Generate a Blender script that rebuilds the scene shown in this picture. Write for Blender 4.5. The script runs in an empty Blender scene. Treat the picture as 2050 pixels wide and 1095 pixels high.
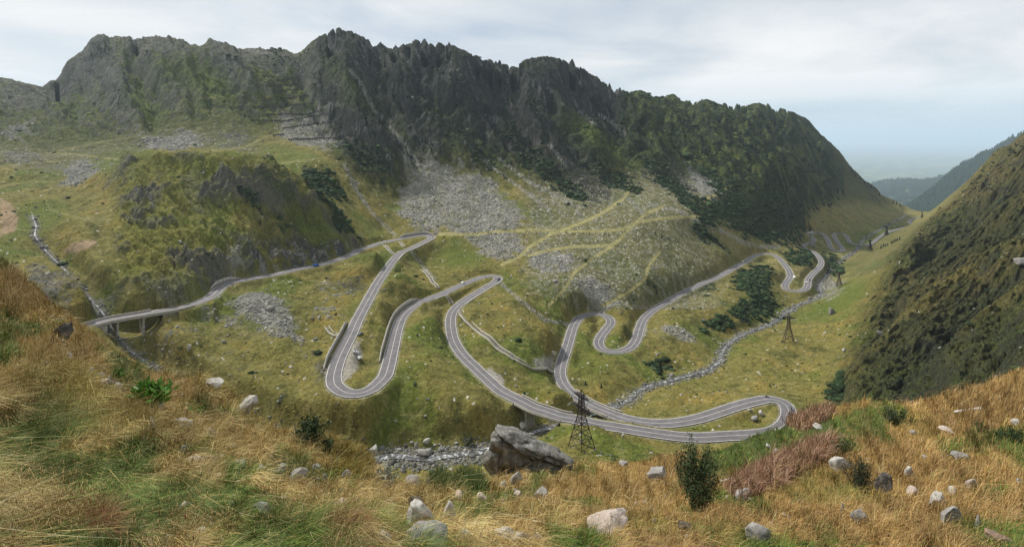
import bpy, math, random
import numpy as np
from mathutils import Vector, Matrix

# ------------------------------------------------------------------ camera, world, sun, exposure
SC = bpy.context.scene
COL = SC.collection
F = 1000.0; U0 = 1025.0; V0 = 270.0            # photograph: focal length, centre column, horizon row (px)
cam_d = bpy.data.cameras.new('camera'); cam = bpy.data.objects.new('camera', cam_d); COL.objects.link(cam)
cam_d.sensor_width = 36.0; cam_d.lens = 36.0 * F / 2050.0
cam_d.shift_y = -(547.5 - V0) / 2050.0
cam_d.clip_start = 0.2; cam_d.clip_end = 300000
cam.location = (0, 0, 0); cam.rotation_euler = (math.radians(90), 0, 0)
SC.camera = cam

SUN_EL = math.radians(46); SUN_AZ = math.radians(-56)      # azimuth from +Y towards +X
world = bpy.data.worlds.new('World'); SC.world = world; world.use_nodes = True
def build_world():
    nt = world.node_tree; nt.nodes.clear(); N = nt.nodes.new; L = nt.links.new
    out = N('ShaderNodeOutputWorld'); bg = N('ShaderNodeBackground'); bg.inputs['Strength'].default_value = 0.12
    sky = N('ShaderNodeTexSky'); sky.sky_type = 'NISHITA'; sky.sun_disc = False
    sky.sun_elevation = SUN_EL; sky.sun_rotation = SUN_AZ; sky.altitude = 1900; sky.dust_density = 2.0
    tc = N('ShaderNodeTexCoord'); sep = N('ShaderNodeSeparateXYZ'); L(tc.outputs['Generated'], sep.inputs[0])
    # project direction onto a cloud plane
    zc = N('ShaderNodeMath'); zc.operation = 'MAXIMUM'; L(sep.outputs['Z'], zc.inputs[0]); zc.inputs[1].default_value = 0.0
    za = N('ShaderNodeMath'); za.operation = 'ADD'; L(zc.outputs[0], za.inputs[0]); za.inputs[1].default_value = 0.16
    dx = N('ShaderNodeMath'); dx.operation = 'DIVIDE'; L(sep.outputs['X'], dx.inputs[0]); L(za.outputs[0], dx.inputs[1])
    dy = N('ShaderNodeMath'); dy.operation = 'DIVIDE'; L(sep.outputs['Y'], dy.inputs[0]); L(za.outputs[0], dy.inputs[1])
    cmb = N('ShaderNodeCombineXYZ'); L(dx.outputs[0], cmb.inputs[0]); L(dy.outputs[0], cmb.inputs[1])
    n1 = N('ShaderNodeTexNoise'); n1.inputs['Scale'].default_value = 0.85; n1.inputs['Detail'].default_value = 7; n1.inputs['Roughness'].default_value = 0.52
    n1.inputs['Distortion'].default_value = 0.35
    L(cmb.outputs[0], n1.inputs['Vector'])
    n2 = N('ShaderNodeTexNoise'); n2.inputs['Scale'].default_value = 0.33; n2.inputs['Detail'].default_value = 3
    mp = N('ShaderNodeMapping'); mp.inputs['Location'].default_value = (3.7, 1.2, 0); L(cmb.outputs[0], mp.inputs[0]); L(mp.outputs[0], n2.inputs['Vector'])
    mx = N('ShaderNodeMath'); mx.operation = 'MULTIPLY_ADD'; L(n1.outputs[0], mx.inputs[0]); mx.inputs[1].default_value = 0.6
    m2 = N('ShaderNodeMath'); m2.operation = 'MULTIPLY'; L(n2.outputs[0], m2.inputs[0]); m2.inputs[1].default_value = 0.55; L(m2.outputs[0], mx.inputs[2])
    # cloud brightness
    r = N('ShaderNodeValToRGB'); e = r.color_ramp.elements
    e[0].position = 0.44; e[0].color = (4.3, 4.8, 5.3, 1); e[1].position = 0.66; e[1].color = (7.0, 7.1, 7.15, 1)
    k = r.color_ramp.elements.new(0.54); k.color = (5.6, 5.95, 6.2, 1)
    L(mx.outputs[0], r.inputs[0])
    # cloud cover : a little blue shows to the right / low down
    cov = N('ShaderNodeMapRange'); cov.inputs['From Min'].default_value = 0.42; cov.inputs['From Max'].default_value = 0.60
    cov.inputs['To Min'].default_value = 0.80; cov.inputs['To Max'].default_value = 1.0; L(mx.outputs[0], cov.inputs['Value'])
    mix = N('ShaderNodeMix'); mix.data_type = 'RGBA'; L(cov.outputs[0], mix.inputs[0]); L(sky.outputs[0], mix.inputs[6]); L(r.outputs[0], mix.inputs[7])
    hz = N('ShaderNodeMapRange'); hz.inputs['From Min'].default_value = 0.0; hz.inputs['From Max'].default_value = 0.13; hz.inputs['To Min'].default_value = 0.85; hz.inputs['To Max'].default_value = 0.0; hz.interpolation_type = 'SMOOTHSTEP'; L(sep.outputs['Z'], hz.inputs['Value'])
    mh = N('ShaderNodeMix'); mh.data_type = 'RGBA'; L(hz.outputs[0], mh.inputs[0]); L(mix.outputs[2], mh.inputs[6]); mh.inputs[7].default_value = (4.5, 5.6, 6.3, 1)
    L(mh.outputs[2], bg.inputs['Color']); L(bg.outputs[0], out.inputs['Surface'])
build_world()
sun_d = bpy.data.lights.new('sun', 'SUN'); sun_d.energy = 4.7; sun_d.angle = math.radians(5); sun_d.color = (1.0, 0.95, 0.87)
sun = bpy.data.objects.new('sun', sun_d); COL.objects.link(sun)
sd = Vector((math.sin(SUN_AZ) * math.cos(SUN_EL), math.cos(SUN_AZ) * math.cos(SUN_EL), math.sin(SUN_EL)))
sun.rotation_euler = sd.to_track_quat('Z', 'Y').to_euler(); sun.location = (0, 0, 500)
SC.view_settings.view_transform = 'Standard'; SC.view_settings.look = 'None'; SC.view_settings.gamma = 1; SC.view_settings.exposure = 0.16
SC.render.engine = 'CYCLES'
SC.cycles.use_denoising = True; SC.cycles.denoising_prefilter = 'NONE'; SC.cycles.denoising_input_passes = 'RGB_ALBEDO_NORMAL'
SC.cycles.max_bounces = 4; SC.cycles.diffuse_bounces = 2; SC.cycles.glossy_bounces = 1; SC.cycles.transmission_bounces = 2
SC.cycles.volume_bounces = 1; SC.cycles.transparent_max_bounces = 4; SC.cycles.caustics_reflective = False; SC.cycles.caustics_refractive = False
HAZE_DENSITY = 0.43e-4

rng = np.random.default_rng(7); random.seed(7)

# ------------------------------------------------------------------ small maths helpers
def lin(r, g, b):
    f = lambda c: (c / 255 / 12.92) if c / 255 <= 0.04045 else ((c / 255 + 0.055) / 1.055) ** 2.4
    return np.array([f(r), f(g), f(b)])
def sstep(a, b, x):
    t = np.clip((x - a) / (b - a), 0, 1); return t * t * (3 - 2 * t)
def _hash(ix, iy, seed):
    h = (ix.astype(np.int64) * 374761393 + iy.astype(np.int64) * 668265263 + seed * 1442695041) & 0xffffffff
    h = ((h ^ (h >> 13)) * 1274126177) & 0xffffffff
    return (h ^ (h >> 16)) & 0xffffffff
def pnoise(x, y, seed=0):
    x = np.asarray(x, dtype=np.float64); y = np.asarray(y, dtype=np.float64)
    ix = np.floor(x).astype(np.int64); iy = np.floor(y).astype(np.int64)
    fx = (x - ix).astype(np.float32); fy = (y - iy).astype(np.float32)
    ux = fx * fx * fx * (fx * (fx * 6 - 15) + 10); uy = fy * fy * fy * (fy * (fy * 6 - 15) + 10)
    def g(dx, dy):
        a = (_hash(ix + dx, iy + dy, seed) & 255).astype(np.int32)
        return GC[a] * (fx - dx) + GS[a] * (fy - dy)
    return ((g(0, 0) * (1 - ux) + g(1, 0) * ux) * (1 - uy) + (g(0, 1) * (1 - ux) + g(1, 1) * ux) * uy) * 1.5
GC = np.cos(np.arange(256) / 256 * 2 * np.pi).astype(np.float32); GS = np.sin(np.arange(256) / 256 * 2 * np.pi).astype(np.float32)
def fbm(x, y, o=4, seed=0, g=0.5):
    a = 1.0; s = 0; t = 0
    for k in range(o):
        s = s + a * pnoise(x * 2 ** k, y * 2 ** k, seed + k * 17); t += a; a *= g
    return s / t
def ridged(x, y, o=4, seed=0, g=0.5):
    a = 1.0; s = 0; t = 0
    for k in range(o):
        s = s + a * (1 - 2 * np.abs(pnoise(x * 2 ** k, y * 2 ** k, seed + k * 31))); t += a; a *= g
    return s / t
def white(ix, iy, seed=0):
    return _hash(np.asarray(ix), np.asarray(iy), seed).astype(np.float64) / 4294967296.0

def P(u, v, Y):
    return np.array([Y * (u - U0) / F, Y, Y * (V0 - v) / F])
def PH(u, v, H):
    Y = H * F / (v - V0); return P(u, v, Y)

# ------------------------------------------------------------------ the road, traced as image point + height below the camera
ROAD_UP = [(120,660,98),(172,652,99),(219,641,100),(292,628,101),(360,616,102),(398,605,103),(424,592,103.5),(442,575,104),(468,564,104.5),(504,557,105),
 (548,550,106),(585,541,106.5),(640,530,107),(669,522,108),(698,512,109),(720,500,110),(742,493,110.5),(767,485,111),(786,481,111.5),(808,477,112),(830,473,112.5),
 (848,471,113),(859,472.5,113),(864,475.5,113),(854,482,113.5),(838,490,114),(823,497,114),(805,504.4,114.5),(794,513,115),(783.4,526,116),(771.7,542.4,117),(757,564.4,118),
 (737,600,119),(715,641.5,120.5),(703,668,121),(690,694,122),(678,719,122.5),(670.7,741,123),(668,757,123),(671,770,123.5),(679,779,124),(691,785,124),(706,787,124),
 (723,785,124),(742,779,124.5),(758,767,125),(770,752.5,125),(776.6,735,125.5),(781.7,713,126),(787,691,127),(792,669,127.5),(798,649,128),(806,633,128.5),(826.5,613.6,129),
 (856,599,130),(890,586,130.5),(912.6,575,131),(934.5,566,132),(953,558.4,132.5),(970,554,133),(986,552.3,133),(995,554,133),(997,557.5,133),(991.5,563.8,133.5),
 (980.5,570.4,134),(964,580.3,134.5),(947.7,590,135),(931,601,135.5),(917,612,136),(907,623,136),(902.5,636,136.5),(903,659,137),(910,686,138),(928,712,138),(950,734,138.5),
 (973,756,139),(1000,779,139),(1022,792,139.5),(1045,804,140),(1070,815.5,140),(1096,825,140.5),(1121.5,832.5,140.5),(1147,838.5,141),(1172.6,843.5,141),(1200,848.5,141),(1240,855.5,141.5),
 (1299.6,865,142),(1358,872.5,142.5),(1402,875,143),(1456,872,143.5),(1510,869,144),(1548,863,144.5),(1568,852,145),(1576,840,145),(1579,826,145.5),(1575,813,146),(1564,804,146.5),
 (1541,799,147),(1511.5,803,147.5),(1475,812,148),(1438.4,825,149),(1402,836,149.5),(1365,843.5,150),(1329,847,150.5),(1292,845,151),(1256,838,151.5),(1226.5,828.5,152),(1190,814,153),
 (1161,798,154),(1139,782,155),(1126,764.6,155.5),(1121,746,156),(1125,724.4,156.5),(1135,695,157),(1142.5,669.6,158),(1150,648.5,158.5),(1163,634,159),(1182.7,628.3,159.5),(1204.6,629.4,160),
 (1219,636,160),(1222.5,646,160.5),(1213.7,658.6,161),(1203,673,161.5),(1198.5,686,162),(1205,697,162),(1222.9,703.2,162.5),(1244.8,702,163),(1262,695,163.5),(1273,680.6,164),
 (1280,658.6,165),(1289,638,166),(1307,621,167),(1336,603.8,168.5),(1365,587,170),(1402,569,172),(1427.5,559,173),(1450,547.5,174.5),(1473.4,534,176),(1493,523.7,178),
 (1508.5,513.5,179),(1524,508.5,180),(1541.7,508,181),(1555.4,514,182),(1569,527.6,184),(1580,543,187),(1582,553,189),(1575,564.6,190),(1571.5,573,191),(1578,580.5,192),
 (1594.4,583,193),(1609,580,193.5),(1616.5,572.4,194),(1618,560.7,195),(1626,549,196),(1640,536,198),(1644.5,525.6,199),(1639,514,200),(1627.6,504,201),(1614,499,202),
 (1607,495.3,203),(1612,490.5,203),(1623.7,486.6,204),(1630,481.7,205),(1625.6,476.8,206),(1616,472,207),(1614.5,468,208),(1623.7,465.2,208.5),(1637,465.7,209),(1649,471,210),
 (1656.8,480.7,212),(1661.7,492.4,213.5),(1667.5,501,215),(1675,504.3,215.5),(1685,503.5,216),(1687.5,499.5,216),(1680,490.5,217),(1672.4,478.8,219),(1669.5,471,220),(1676.3,468,220.5),
 (1689,469.5,221),(1696.8,476.8,223),(1703.7,487,225),(1715.4,491.5,227),(1731,492,229),(1744.6,488,230),(1758.3,477.5,233),(1777.8,466,237),(1801,459,241),(1822,453.5,244),
 (1826,450,245.5),(1820,445.5,247),(1823,441,249),(1835,437,252),(1850,432,256),(1866,424,260)]
def catmull(p, step):
    p = np.asarray(p, float); q = np.vstack([2 * p[0] - p[1], p, 2 * p[-1] - p[-2]])
    out = []
    for i in range(1, len(q) - 2):
        a, b, c, d = q[i - 1], q[i], q[i + 1], q[i + 2]
        n = max(4, int(np.linalg.norm(c - b) / step * 2))
        # centripetal
        t0 = 0; t1 = t0 + max(np.linalg.norm(b - a), 1e-6) ** .5; t2 = t1 + max(np.linalg.norm(c - b), 1e-6) ** .5; t3 = t2 + max(np.linalg.norm(d - c), 1e-6) ** .5
        t = np.linspace(t1, t2, n, endpoint=False)[:, None]
        A1 = (t1 - t) / (t1 - t0) * a + (t - t0) / (t1 - t0) * b; A2 = (t2 - t) / (t2 - t1) * b + (t - t1) / (t2 - t1) * c; A3 = (t3 - t) / (t3 - t2) * c + (t - t2) / (t3 - t2) * d
        B1 = (t2 - t) / (t2 - t0) * A1 + (t - t0) / (t2 - t0) * A2; B2 = (t3 - t) / (t3 - t1) * A2 + (t - t1) / (t3 - t1) * A3
        out.append((t2 - t) / (t2 - t1) * B1 + (t - t1) / (t2 - t1) * B2)
    out.append(p[-1:]); o = np.vstack(out)
    d = np.r_[0, np.cumsum(np.linalg.norm(np.diff(o, axis=0), axis=1))]
    s = np.arange(0, d[-1], step); r = np.stack([np.interp(s, d, o[:, k]) for k in range(p.shape[1])], 1)
    return r
ROAD = catmull(np.array([PH(*q) for q in ROAD_UP]), 1.0)
for _ in range(3):                                             # ease the heights along the way
    z = ROAD[:, 2].copy(); k = 9; pad = np.r_[np.full(k, z[0]), z, np.full(k, z[-1])]
    ROAD[:, 2] = np.convolve(pad, np.ones(2 * k + 1) / (2 * k + 1), 'valid')
ROAD_U = U0 + ROAD[:, 0] / ROAD[:, 1] * F; ROAD_V = V0 - ROAD[:, 2] / ROAD[:, 1] * F
tg = np.gradient(ROAD[:, :2], axis=0); tg /= np.linalg.norm(tg, axis=1)[:, None] + 1e-9
ROAD_N = np.stack([-tg[:, 1], tg[:, 0]], 1)                     # to the left of travel (from the bridge down to the far valley)
def ridx(u, v, lo=0, hi=None):                                  # index of the road sample nearest an image point
    d = (ROAD_U - u) ** 2 + (ROAD_V - v) ** 2
    if hi is None: hi = len(d)
    return lo + int(np.argmin(d[lo:hi]))
HW = 3.9 * np.ones(len(ROAD)); HW -= 0.3 * sstep(600, 1000, ROAD[:, 1])
BR_A = (0, ridx(352, 617, 0, 400)); iH4 = ridx(1541, 799)
BR_B = (ridx(1040, 802, 0, iH4), ridx(1128, 834, 0, iH4)); BR_C = (ridx(1226, 828, iH4), ridx(1146, 787, iH4))
if BR_C[0] > BR_C[1]: BR_C = (BR_C[1], BR_C[0])
on_bridge = np.zeros(len(ROAD), bool)
for a, b in (BR_A, BR_B, BR_C): on_bridge[a:b] = True

STREAM_UP = [(64,430,60),(72,455,64),(70,470,67),(90,500,75),(120,530,82),(150,565,88),(180,598,94),(205,625,99),(228,660,106),(250,690,112),(280,715,118),(400,790,130),(560,870,138),(700,915,141),(745,917,142),(790,912,143),(850,917,145),
 (905,910,146),(950,905,147),(985,897,148),(1020,888,149),(1045,877,150),(1070,864,151),(1100,856,152),(1130,850,153.5),(1165,838,156),(1200,825,158),(1232,811,160),(1262,798,162),
 (1275,784,164),(1300,772,165),(1335,763,167),(1370,753,169),(1400,746,171),(1425,735,173),(1440,722,174),(1446,705,176),(1462,685,178),(1490,668,181),(1520,657,184),(1548,645,188),
 (1575,625,192),(1600,610,195),(1625,600,198),(1643,588,200),(1640,572,202),(1655,552,206),(1668,535,209),(1690,518,213),(1712,503,220),(1722,490,229.5),(1728,480,233),(1742,470,238),(1765,458,243),(1785,447,249),(1815,430,258)]
STREAM = catmull(np.array([PH(*q) for q in STREAM_UP]), 1.5)
z_ = STREAM[:, 2].copy()

# ------------------------------------------------------------------ terrain: control points (image column, image row, depth)
SKY_UP = [(-200,175,1000),(-100,160,1000),(0,155,980),(20,158,980),(45,165,980),(85,174,980),(100,162,960),(118,158,950),(124,140,950),(135,122,950),(165,102,940),(180,82,940),(196,68,940),(225,75,940),(250,73,945),(275,79,950),(300,73,955),
 (340,73,960),(365,80,970),(385,90,990),(405,94,1000),(420,78,980),(450,88,990),(490,100,1010),(525,96,1040),(570,101,1060),(598,109,1080),(615,92,1010),(640,75,1000),(662,66,1000),(680,57,1000),(705,65,1000),(735,80,1000),
 (750,93,1005),(765,90,1010),(785,98,1010),(835,82,1020),(870,90,1020),(900,90,1030),(925,101,1040),(960,118,1050),(1000,126,1060),(1030,139,1080),(1050,122,1110),(1080,115,1120),(1110,116,1130),(1150,130,1140),
 (1190,152,1150),(1220,174,1160),(1236,187,1250),(1260,184,1400),(1285,182,1420),(1310,196,1430),(1330,194,1440),(1347,188,1450),(1365,201,1450),(1385,208,1450),(1415,198,1480),(1440,209,1500),(1475,216,1520),
 (1520,206,1550),(1560,221,1580),(1590,225,1600),(1620,241,1650),(1640,266,1680),(1680,302,1720),(1700,331,1760),(1730,361,1800),(1755,376,1840),(1765,391,1860),(1790,402,1900),(1815,413,1950),(1832,424,1980)]
FARX = 1.35
CP = [ # left, below the left peaks
 (0,250,800),(0,290,640),(0,330,500),(0,355,470),(0,400,400),(0,450,350),(0,500,300),(0,540,275),(-200,260,700),(-200,400,360),(-200,520,260),(-200,640,200),
 (40,305,560),(60,322,530),(100,250,810),(100,300,640),(100,330,545),(100,400,415),(60,390,430),(30,430,360),(100,460,350),(100,510,305),(100,570,270),(60,560,270),(150,610,262),
 (60,200,920),(130,200,900),(200,130,900),(200,200,840),(250,270,730),(200,295,640),(160,330,560),(200,340,545),(130,360,480),(250,318,590),(150,440,355),(150,500,318),(150,545,290),
 (200,380,430),(200,430,378),(200,490,330),(200,540,300),(200,590,280),(260,340,440),(300,315,448),(330,308,450),(370,307,450),(420,315,447),(460,325,446),(500,342,446),(540,362,448),(580,382,456),(630,402,470),(670,425,490),
 (300,322,540),(370,316,540),(440,322,540),(520,345,545),(600,372,550),(300,308,600),(370,300,620),(440,300,640),(520,320,620),(580,322,620),(640,322,615),(560,350,575),(640,355,570),
 (260,400,405),(260,450,370),(260,500,338),(260,550,308),(260,600,288),(330,350,432),(330,400,402),(330,450,372),(330,500,343),(330,548,318),(330,575,300),(330,598,296),(400,360,428),(400,420,402),(400,480,372),(400,530,345),(400,565,326),
 (450,400,418),(450,450,398),(450,500,378),(450,540,362),(500,390,432),(500,440,412),(500,500,388),(500,535,374),(560,420,440),(560,470,420),(560,515,404),(620,440,462),(620,480,445),(620,510,428),(660,460,478),(700,455,505),(715,470,500),
 (690,490,465),(650,505,444),(720,440,545),(700,400,575),(670,370,590),(740,420,580),(760,455,565),(780,470,548),
 (300,250,740),(300,160,850),(380,200,830),(380,260,720),(450,170,860),(450,230,760),(450,280,680),(520,180,900),(520,250,780),(600,170,960),(600,220,860),(600,270,750),(640,300,680),(640,200,850),(660,120,930),(700,150,900),
 (700,210,830),(700,270,760),(720,330,680),(760,340,680),(800,300,745),(830,335,720),(770,240,850),(770,160,920),(850,150,950),(850,220,880),(870,290,800),(870,340,730),(930,180,940),(930,250,880),(960,330,790),(980,370,730),(1000,200,980),
 (1000,280,870),(1060,220,980),(1060,300,860),(1060,370,740),(1120,200,1030),(1120,280,910),(1120,340,810),(1180,220,1060),(1180,300,920),(1180,360,810),(1230,380,770),(1250,300,960),(1250,240,1080),(1320,250,1200),(1320,310,1000),(1320,370,840),
 (1380,270,1180),(1400,330,1000),(1400,380,860),(1460,270,1260),(1460,340,1050),(1460,400,860),(1530,280,1330),(1530,350,1100),(1530,410,920),(1530,455,850),(1530,485,790),(1600,300,1450),(1600,360,1250),(1600,420,1060),(1600,450,985),
 (1650,340,1500),(1650,400,1300),(1650,430,1180),(1650,455,1100),(1700,370,1580),(1700,405,1430),(1700,430,1280),(1700,450,1190),(1750,400,1650),(1750,420,1500),(1750,440,1360),(1800,420,1700),(1800,435,1530),
 (840,345,715),(800,400,650),(850,400,650),(900,400,655),(900,440,600),(800,440,590),(850,455,575),(950,400,670),(950,450,590),(1000,400,680),(1000,450,590),(1000,490,548),(1050,450,610),(1050,500,540),(1030,530,495),
 (900,480,545),(890,510,515),(870,505,520),(850,530,490),(900,540,478),(940,530,490),(1100,430,660),(1100,480,560),(1150,440,650),(1150,490,560),(1200,420,690),(1200,460,620),(1250,400,735),(1250,450,640),(1300,410,720),(1300,450,650),(1350,430,700),
 (1400,410,780),(1420,440,730),(1450,460,735),(1480,480,745),(1100,540,480),(1100,590,435),(1060,600,425),(1150,540,490),(1150,590,445),(1200,530,515),(1200,590,460),(1250,520,545),(1250,580,480),(1300,500,590),(1300,560,515),(1350,500,620),(1350,550,550),
 (1400,480,680),(1400,530,610),(1450,510,670),(1500,495,750),(1560,495,800),
 # between the legs of the road
 (560,600,335),(500,600,325),(450,610,315),(620,600,350),(560,660,300),(480,680,285),(420,660,288),(380,660,280),(330,680,270),(400,720,265),(500,740,262),(560,720,275),(620,680,305),(650,700,292),(600,760,258),(640,780,246),(560,800,238),(480,780,245),
 (630,830,225),(690,560,395),(720,540,410),(760,510,440),(730,730,277),(720,700,290),(740,660,310),(760,600,350),(780,560,390),(810,550,405),(830,590,375),(700,830,228),(690,870,228),(780,830,240),(860,860,238),(790,870,231),(750,889,228),(850,889,229),(950,885,236),(860,953,204),(740,953,204),(930,945,208),(1000,930,217),(860,1000,180),
 (830,660,320),(870,640,340),(850,740,270),(900,800,250),(850,800,250),(960,820,248),(980,860,240),(930,870,240),(1000,875,244),(1060,845,252),
 (950,630,368),(960,680,328),(1000,720,306),(1050,760,292),(1080,720,325),(1000,640,368),(1050,640,372),(1100,660,360),(1050,690,335),(1040,600,410),(1100,770,292),(1100,800,275),(1150,820,272),(1080,800,276),
 (1170,680,382),(1170,740,330),(1200,760,318),(1250,740,345),(1300,730,360),(1180,650,415),(1200,780,306),(1240,670,400),(1250,650,412),(1230,620,445),(1300,680,402),(1350,660,425),(1350,700,395),(1400,650,445),(1400,700,402),(1380,730,374),(1320,750,347),
 (1420,600,500),(1350,620,470),(1450,640,470),(1500,600,540),(1500,560,600),(1450,580,550),(1540,540,660),(1550,580,600),(1600,545,690),(1600,520,760),(1540,620,540),
 (1350,790,305),(1400,780,318),(1350,820,282),(1450,780,320),(1400,810,290),(1500,760,338),(1500,720,372),(1550,700,398),(1578,692,408),(1600,760,338),(1550,780,312),(1600,800,292),(1500,790,302),
 (1300,880,228),(1250,870,232),(1200,870,226),(1160,890,212),(1160,915,196),(1100,900,205),(1100,930,180),(1055,903,229),(1100,872,240),(1200,930,178),(1300,920,195),(1400,900,212),(1450,890,222),(1500,890,225),(1480,845,262),(1520,830,268),(1540,845,258),
 (650,960,160),(500,900,185),(350,830,220),(200,760,225),(100,700,215),(0,640,215),(250,740,235),(310,720,258),
 (1610,840,255),(1640,810,280),(1660,840,240),(1700,860,190),(1800,870,160),(1900,870,130),(2050,850,95),(1600,900,190),(1500,950,150),(1300,980,140),(1100,990,130),(800,1010,120),(500,1000,115),(200,900,120),(0,800,120),(-200,760,110),(2250,800,80),
 # right hillside
 (1700,560,630),(1740,520,760),(1690,600,560),(1650,660,450),(1650,700,405),(1650,760,320),(1700,780,290),(1700,700,380),(1700,650,440),(1750,600,490),(1750,560,560),(1800,540,600),(1790,500,780),(1850,500,700),(1830,470,950),(1900,450,830),(1870,440,1150),(1920,415,980),
 (1860,424,1500),(1900,396,1350),(1930,376,1250),(1960,356,1150),(2000,320,1050),(2025,298,1000),(2050,279,960),(2000,380,800),(2050,350,700),(2050,420,500),(2000,450,560),(2050,500,350),(2050,560,280),(2000,560,330),(2050,650,185),(2050,740,120),
 (1950,450,680),(1950,520,460),(1950,590,350),(1950,650,270),(1950,720,200),(1950,780,150),(1880,540,530),(1850,600,400),(1850,660,310),(1850,720,250),(1850,790,195),(1750,650,400),(1750,700,335),(1750,760,275),(1780,800,235),(2250,140,900),(2250,300,420),(2250,500,180),(2250,650,110),
 # far: the valley's exit, the wooded spur, the hills and the plain
 (1866,424,1700),(1840,455,2150),(1870,460,2200),(1850,520,2500),(1760,440,2600),(1900,470,2000),(2000,420,1500),(2050,380,1400),
 (1830,424,3050),(1860,395,3250),(1885,373,3400),(1905,352,3500),(1940,332,3600),(1980,312,3700),(2025,287,3800),(2100,250,3900),(1900,410,3000),(1940,380,3150),(1980,350,3300),(2020,330,3400),(1870,424,2950),(2100,300,3400),(2250,230,3800),
 (1760,374,6200),(1800,367,6300),(1840,369,6300),(1885,362,6400),(1940,365,6500),(1765,400,5200),(1800,390,5300),(1820,405,4900),(1850,400,4800),(1740,400,5600),(1700,400,6000),(1600,420,6000),(1800,440,3800),(1780,460,3200),(1900,420,4600)]
for u in range(-200, 2300, 150):
    CP += [(u, 400, 9000), (u, 362, 15500), (u, 316, 30000), (u, 293, 62000), (u, 284, 100000)]
    if u < 1600: CP += [(u, 330, 2600), (u, 390, 4200)]
for u, v, Y in SKY_UP:
    CP.append((u, v, Y)); CP.append((u, v + 55, Y * 1.17))
CP = [(u, v, Y * (FARX if 2900 <= Y < 9500 else 1)) for u, v, Y in CP]
ctrl = [((u - U0) / F, math.log(Y), v) for u, v, Y in CP]
for i in range(0, len(ROAD), 9):
    if not on_bridge[i] and ROAD[i, 1] < 1250: ctrl.append((ROAD[i, 0] / ROAD[i, 1], math.log(ROAD[i, 1]), ROAD_V[i]))
for i in range(len(ROAD)):
    if ROAD[i, 1] >= 1250 and i % 25 == 0: ctrl.append((ROAD[i, 0] / ROAD[i, 1], math.log(ROAD[i, 1]), ROAD_V[i]))
for p in STREAM[::8]: ctrl.append((p[0] / p[1], math.log(p[1]), V0 - p[2] / p[1] * F))
for i in (60, 90): # ground under the left bridge
    pass
def rbf(ctrl, gs, gt, c):
    A = np.array(ctrl, float); keep = []
    cell = {}
    for k, a in enumerate(A):                                   # drop near duplicates
        key = (round(a[0] / 0.006), round(a[1] / 0.006))
        if key in cell: continue
        cell[key] = k; keep.append(k)
    A = A[keep]; n = len(A)
    d2 = (A[:, None, 0] - A[None, :, 0]) ** 2 + (A[:, None, 1] - A[None, :, 1]) ** 2
    K = -np.sqrt(d2 + c * c); K[np.arange(n), np.arange(n)] -= 0.0
    M = np.zeros((n + 3, n + 3)); M[:n, :n] = K - 2e-4 * np.eye(n) * 0 + 1e-5 * np.eye(n); Pm = np.c_[np.ones(n), A[:, :2]]; M[:n, n:] = Pm; M[n:, :n] = Pm.T
    w = np.linalg.solve(M, np.r_[A[:, 2], 0, 0, 0])
    S, T = np.meshgrid(gs, gt); out = np.zeros(S.size); sf = S.ravel(); tf = T.ravel()
    for a in range(0, len(sf), 20000):
        s = sf[a:a + 20000]; t = tf[a:a + 20000]
        out[a:a + 20000] = -np.sqrt((s[:, None] - A[None, :, 0]) ** 2 + (t[:, None] - A[None, :, 1]) ** 2 + c * c) @ w[:n] + w[n] + w[n + 1] * s + w[n + 2] * t
    return out.reshape(S.shape)
def cub(arr, f, axis):
    arr = np.moveaxis(arr, axis, 0); n = arr.shape[0]
    i = np.clip(np.floor(f).astype(int), 0, n - 2); t = np.clip(f - i, 0, 1).reshape((-1,) + (1,) * (arr.ndim - 1))
    g = lambda k: arr[np.clip(i + k, 0, n - 1)]
    a, b, c_, d = g(-1), g(0), g(1), g(2)
    r = b + 0.5 * t * (c_ - a + t * (2 * a - 5 * b + 4 * c_ - d + t * (3 * (b - c_) + d - a)))
    return np.moveaxis(r, 0, axis)
# fine grid: a fan of depth rows and columns of constant bearing
DS = 0.0019
gs = np.arange(-1.24, 1.2801, DS)
def seg(a, b, st): return list(np.arange(a, b, st))
def lseg(a, b, k): return list(np.exp(np.arange(math.log(a), math.log(b), k)))
gy = np.array(lseg(1.0, 90, 0.016) + seg(90, 200, 1.0) + seg(200, 530, 0.8) + seg(530, 1300, 1.9) + seg(1300, 2400, 4.5) + lseg(2400, 9000, 0.018) + lseg(9000, 110000, 0.05) + [110000])
gt = np.log(gy); NR, NC = len(gy), len(gs)
cs = np.arange(-1.26, 1.301, 0.01); ct = np.arange(math.log(70), math.log(115000), 0.0135)
cv = rbf(ctrl, cs, ct, 0.012)
VV = cub(cub(cv, (np.maximum(gt, ct[0]) - ct[0]) / 0.0135, 0), (gs - cs[0]) / 0.01, 1)
VV += (np.maximum(0, math.log(85) - gt) * 1500)[:, None]
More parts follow.
